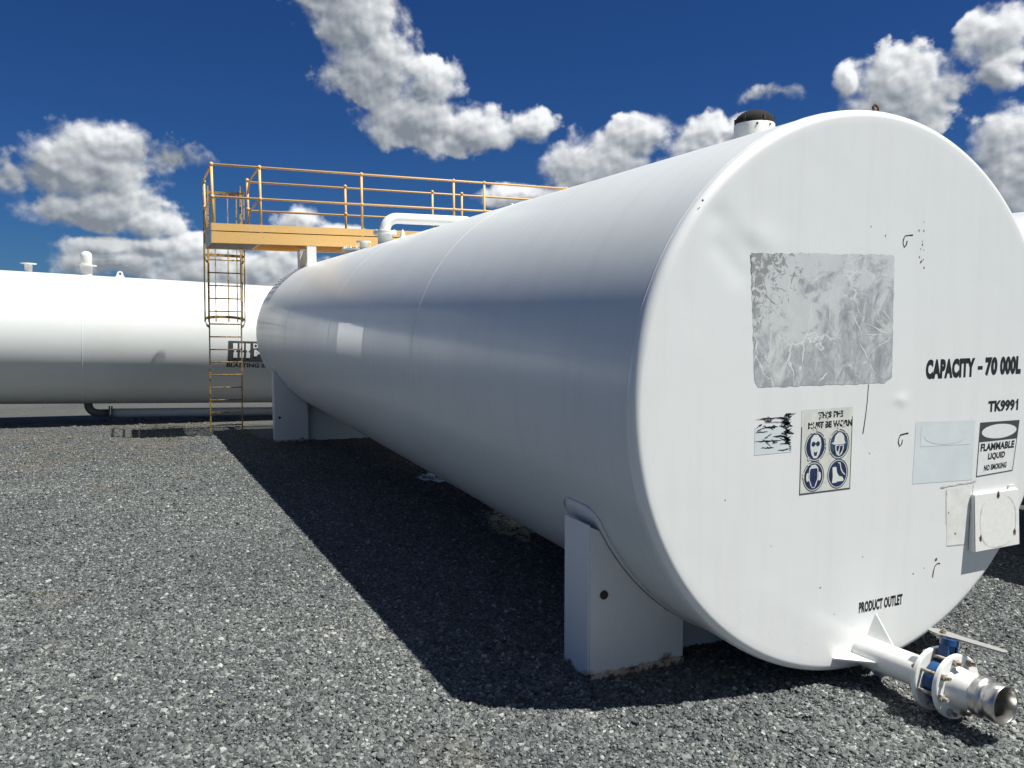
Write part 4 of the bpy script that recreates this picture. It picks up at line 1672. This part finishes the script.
def cloud_group(gname, det, vdet):
    cg = bpy.data.node_groups.new(gname, 'ShaderNodeTree')
    cg.interface.new_socket('Vector', in_out='INPUT', socket_type='NodeSocketVector')
    cg.interface.new_socket('Density', in_out='OUTPUT', socket_type='NodeSocketFloat')
    ci = cg.nodes.new('NodeGroupInput')
    cobo = cg.nodes.new('NodeGroupOutput')
    # large scale warp so that ellipses lose their outline
    wn = N(cg, 'ShaderNodeTexNoise', Scale=.30, Detail=3.0, Roughness=.55)
    cg.links.new(ci.outputs[0], wn.inputs['Vector'])
    wsub = cg.nodes.new('ShaderNodeVectorMath'); wsub.operation = 'SUBTRACT'; wsub.inputs[1].default_value = (.5, .5, .5)
    cg.links.new(wn.outputs['Color'], wsub.inputs[0])
    wma = cg.nodes.new('ShaderNodeVectorMath'); wma.operation = 'MULTIPLY_ADD'; wma.inputs[1].default_value = (2.4, 1.5, 0)
    cg.links.new(wsub.outputs[0], wma.inputs[0]); cg.links.new(ci.outputs[0], wma.inputs[2])
    acc = None


    def ell_mask(e):
        s = cg.nodes.new('ShaderNodeVectorMath'); s.operation = 'SUBTRACT'
        cg.links.new(wma.outputs[0], s.inputs[0]); s.inputs[1].default_value = (e[0], e[1], 0)
        m = cg.nodes.new('ShaderNodeVectorMath'); m.operation = 'MULTIPLY'
        cg.links.new(s.outputs[0], m.inputs[0]); m.inputs[1].default_value = (1 / e[2], 1 / e[3], 0)
        l = cg.nodes.new('ShaderNodeVectorMath'); l.operation = 'LENGTH'
        cg.links.new(m.outputs[0], l.inputs[0])
        return math_n(cg, 'SUBTRACT', 1.0, l.outputs['Value'])


    for e in CL:
        mk = ell_mask(e)
        if acc is None:
            acc = mk
        else:
            mm = cg.nodes.new('ShaderNodeMath'); mm.operation = 'SMOOTH_MAX'
            cg.links.new(acc, mm.inputs[0]); cg.links.new(mk, mm.inputs[1]); mm.inputs[2].default_value = .22
            acc = mm.outputs[0]
    for e in WISP:
        mk = math_n(cg, 'MULTIPLY_ADD', ell_mask(e), .55, -.28)
        acc = math_n(cg, 'MAXIMUM', acc, mk)
    acc = math_n(cg, 'MINIMUM', acc, .75)
    # cauliflower detail: inverted smooth voronoi in two sizes + fractal noise
    vv = cg.nodes.new('ShaderNodeVectorMath'); vv.operation = 'MULTIPLY'; vv.inputs[1].default_value = (1, 1.25, 1)
    nw = N(cg, 'ShaderNodeTexNoise', Scale=1.1, Detail=3.0); cg.links.new(ci.outputs[0], nw.inputs['Vector'])
    nws = cg.nodes.new('ShaderNodeVectorMath'); nws.operation = 'MULTIPLY_ADD'; nws.inputs[1].default_value = (.9, .9, 0)
    cg.links.new(nw.outputs['Color'], nws.inputs[0]); cg.links.new(ci.outputs[0], nws.inputs[2])
    cg.links.new(nws.outputs[0], vv.inputs[0])
    vo = N(cg, 'ShaderNodeTexVoronoi', feature='SMOOTH_F1', Scale=.62, Smoothness=.30, Detail=vdet, Roughness=.55, Lacunarity=2.1)
    vo.normalize = True
    cg.links.new(vv.outputs[0], vo.inputs['Vector'])
    puff = math_n(cg, 'SUBTRACT', .48, vo.outputs['Distance'])
    fb = N(cg, 'ShaderNodeTexNoise', Scale=.62, Detail=det, Roughness=.51)
    cg.links.new(ci.outputs[0], fb.inputs['Vector'])
    fbv = math_n(cg, 'SUBTRACT', fb.outputs[0], .5)
    den = math_n(cg, 'ADD', acc, math_n(cg, 'MULTIPLY', puff, .80))
    den = math_n(cg, 'ADD', den, math_n(cg, 'MULTIPLY', fbv, 1.15))
    cg.links.new(den, cobo.inputs[0])
    return cg


CG_FINE = cloud_group('cloud_outline', 8.0, 3.0)
CG_SOFT = cloud_group('cloud_shade', 2.6, 1.2)
tcw = nt.nodes.new('ShaderNodeTexCoord')
sx = nt.nodes.new('ShaderNodeSeparateXYZ'); nt.links.new(tcw.outputs['Generated'], sx.inputs[0])
az = math_n(nt, 'MULTIPLY', math_n(nt, 'ARCTAN2', sx.outputs[0], sx.outputs[1]), 180 / PI)
elv = math_n(nt, 'MULTIPLY', math_n(nt, 'ARCSINE', sx.outputs[2]), 180 / PI)
comb = nt.nodes.new('ShaderNodeCombineXYZ')
nt.links.new(az, comb.inputs[0]); nt.links.new(elv, comb.inputs[1])


def dens_at(off, grp):
    a = nt.nodes.new('ShaderNodeVectorMath'); a.operation = 'ADD'
    nt.links.new(comb.outputs[0], a.inputs[0]); a.inputs[1].default_value = off
    g_ = nt.nodes.new('ShaderNodeGroup'); g_.node_tree = grp
    nt.links.new(a.outputs[0], g_.inputs[0])
    return g_.outputs[0]


D0 = dens_at((0, 0, 0), CG_FINE)
S0 = dens_at((0, 0, 0), CG_SOFT)
D1 = dens_at((.22, .36, 0), CG_SOFT)
D2 = dens_at((.6, 1.25, 0), CG_SOFT)
D3 = dens_at((1.1, 2.9, 0), CG_SOFT)
# edges are crisp on some flanks and frayed on others
en = N(nt, 'ShaderNodeTexNoise', Scale=.33, Detail=2.0)
nt.links.new(comb.outputs[0], en.inputs['Vector'])
edge = nt.nodes.new('ShaderNodeMapRange')
nt.links.new(en.outputs[0], edge.inputs[0])
edge.inputs[1].default_value = .36; edge.inputs[2].default_value = .66
edge.inputs[3].default_value = .24; edge.inputs[4].default_value = .75
alpha = nt.nodes.new('ShaderNodeMapRange'); alpha.interpolation_type = 'SMOOTHSTEP'
nt.links.new(D0, alpha.inputs[0]); alpha.inputs[1].default_value = .0
nt.links.new(edge.outputs[0], alpha.inputs[2])
alpha.inputs[4].default_value = .985
relief = math_n(nt, 'MULTIPLY', math_n(nt, 'SUBTRACT', S0, D1), .70)
relief = math_n(nt, 'MULTIPLY_ADD', math_n(nt, 'SUBTRACT', D0, S0), .22, relief)
relief = math_n(nt, 'MINIMUM', math_n(nt, 'MAXIMUM', relief, -.24), .26)
od = math_n(nt, 'MULTIPLY', math_n(nt, 'MAXIMUM', D1, 0), .24)
od = math_n(nt, 'MULTIPLY_ADD', math_n(nt, 'MAXIMUM', D2, 0), .50, od)
od = math_n(nt, 'MULTIPLY_ADD', math_n(nt, 'MAXIMUM', D3, 0), .40, od)
lit = math_n(nt, 'MULTIPLY', math_n(nt, 'EXPONENT', math_n(nt, 'MULTIPLY', od, -1.0)), .80)
lit = math_n(nt, 'ADD', lit, relief, clamp=True)
# the thin detached wisps are grey rather than white
for (wx, wy, wrx, wry, amt) in ((1.9, 10.1, 3.3, 1.4, .75), (42.05, 14.2, 2.9, 1.2, .55), (-7.2, 8.3, 2.4, 2.4, .5)):
    wv_ = nt.nodes.new('ShaderNodeVectorMath'); wv_.operation = 'SUBTRACT'; wv_.inputs[1].default_value = (wx, wy, 0)
    nt.links.new(comb.outputs[0], wv_.inputs[0])
    wm_ = nt.nodes.new('ShaderNodeVectorMath'); wm_.operation = 'MULTIPLY'; wm_.inputs[1].default_value = (1 / wrx, 1 / wry, 0)
    nt.links.new(wv_.outputs[0], wm_.inputs[0])
    wl_ = nt.nodes.new('ShaderNodeVectorMath'); wl_.operation = 'LENGTH'
    nt.links.new(wm_.outputs[0], wl_.inputs[0])
    lit = math_n(nt, 'MULTIPLY_ADD', math_n(nt, 'SUBTRACT', 1.0, wl_.outputs['Value'], clamp=True), -amt, lit)
    lit = math_n(nt, 'MAXIMUM', lit, .18)
ccol = ramp(nt, lit, [(0.16, (.20, .23, .27)), (0.34, (.315, .345, .382)), (0.52, (.445, .475, .508)), (0.72, (.62, .645, .665)), (0.86, (.78, .80, .82)), (1.0, (.92, .935, .95))])
# bring the cloud radiance (0..1) to the same scale as the sky, whose strength is set on the Background
SKY_STR = .05
CLOUD_GAIN = .70
cs = nt.nodes.new('ShaderNodeVectorMath'); cs.operation = 'SCALE'; cs.inputs['Scale'].default_value = CLOUD_GAIN / SKY_STR
nt.links.new(ccol.outputs[0], cs.inputs[0])
hs = nt.nodes.new('ShaderNodeVectorMath'); hs.operation = 'MULTIPLY'; hs.inputs[1].default_value = (.155, .345, .665)
nt.links.new(sky.outputs[0], hs.inputs[0])
nt.links.new(hs.outputs[0], bg.inputs[0])
bg.inputs[1].default_value = SKY_STR
bgc = nt.nodes.new('ShaderNodeBackground')
nt.links.new(cs.outputs[0], bgc.inputs[0])
bgc.inputs[1].default_value = SKY_STR
ms = nt.nodes.new('ShaderNodeMixShader')
nt.links.new(alpha.outputs[0], ms.inputs[0])
nt.links.new(bg.outputs[0], ms.inputs[1])
nt.links.new(bgc.outputs[0], ms.inputs[2])
# clouds live between the horizon and 26 degrees of elevation; elsewhere the plain sky is used
band = math_n(nt, 'MULTIPLY', math_n(nt, 'MULTIPLY', math_n(nt, 'GREATER_THAN', elv, -.5), math_n(nt, 'LESS_THAN', elv, 26.0)), math_n(nt, 'GREATER_THAN', sx.outputs[1], 0.0))
# broken cloud over the half of the sky behind the viewer: neutral fill light
bn_ = N(nt, 'ShaderNodeTexNoise', Scale=2.6, Detail=4.0, Roughness=.55)
nt.links.new(tcw.outputs['Generated'], bn_.inputs['Vector'])
ba = nt.nodes.new('ShaderNodeMapRange'); ba.interpolation_type = 'SMOOTHSTEP'
nt.links.new(bn_.outputs[0], ba.inputs[0]); ba.inputs[1].default_value = .44; ba.inputs[2].default_value = .60
south = nt.nodes.new('ShaderNodeMapRange'); south.interpolation_type = 'SMOOTHSTEP'
nt.links.new(math_n(nt, 'MULTIPLY_ADD', sx.outputs[0], .35, math_n(nt, 'MULTIPLY', sx.outputs[1], -1.0)), south.inputs[0])
south.inputs[1].default_value = -.15; south.inputs[2].default_value = .25
bfac = math_n(nt, 'MULTIPLY', math_n(nt, 'MULTIPLY', ba.outputs[0], south.outputs[0]), math_n(nt, 'GREATER_THAN', elv, 3.0))
bgb = nt.nodes.new('ShaderNodeBackground')
bgb.inputs[0].default_value = (.205, .232, .228, 1)
bgb.inputs[1].default_value = 1.0
msb = nt.nodes.new('ShaderNodeMixShader')
nt.links.new(bfac, msb.inputs[0])
nt.links.new(bg.outputs[0], msb.inputs[1])
nt.links.new(bgb.outputs[0], msb.inputs[2])
mso = nt.nodes.new('ShaderNodeMixShader')
nt.links.new(band, mso.inputs[0])
nt.links.new(msb.outputs[0], mso.inputs[1])
nt.links.new(ms.outputs[0], mso.inputs[2])
nt.links.new(mso.outputs[0], wout.inputs[0])
world.cycles.sampling_method = 'MANUAL'
world.cycles.sample_map_resolution = 512

# ------------------------------------------------------------------ camera
cam = bpy.data.cameras.new('camera')
co_ = bpy.data.objects.new('camera', cam)
COL.objects.link(co_)
cam.sensor_width = 36
cam.lens = 36 * 800.11 / 1024
cam.clip_start = .05
cam.clip_end = 3000
yaw, pit, rol = math.radians(24.3079), math.radians(-5.18722), math.radians(-.10)
fw = Vector((math.sin(yaw) * math.cos(pit), math.cos(yaw) * math.cos(pit), math.sin(pit)))
rt = Vector((math.cos(yaw), -math.sin(yaw), 0))
up = rt.cross(fw)
r2_ = rt * math.cos(rol) + up * math.sin(rol)
u2_ = -rt * math.sin(rol) + up * math.cos(rol)
mat = Matrix((r2_, u2_, -fw)).transposed().to_4x4()
mat.translation = Vector((-3.26829, -2.87716, 1.86207))
co_.matrix_world = mat
SC.camera = co_

SC.render.engine = 'CYCLES'
SC.view_settings.view_transform = 'Standard'
SC.view_settings.look = 'None'
SC.view_settings.exposure = 0.60
SC.view_settings.gamma = 1.0
SC.view_settings.use_curve_mapping = False
SC.cycles.use_denoising = True
SC.cycles.max_bounces = 6
SC.cycles.diffuse_bounces = 3
SC.cycles.glossy_bounces = 4
SC.cycles.sample_clamp_indirect = 8
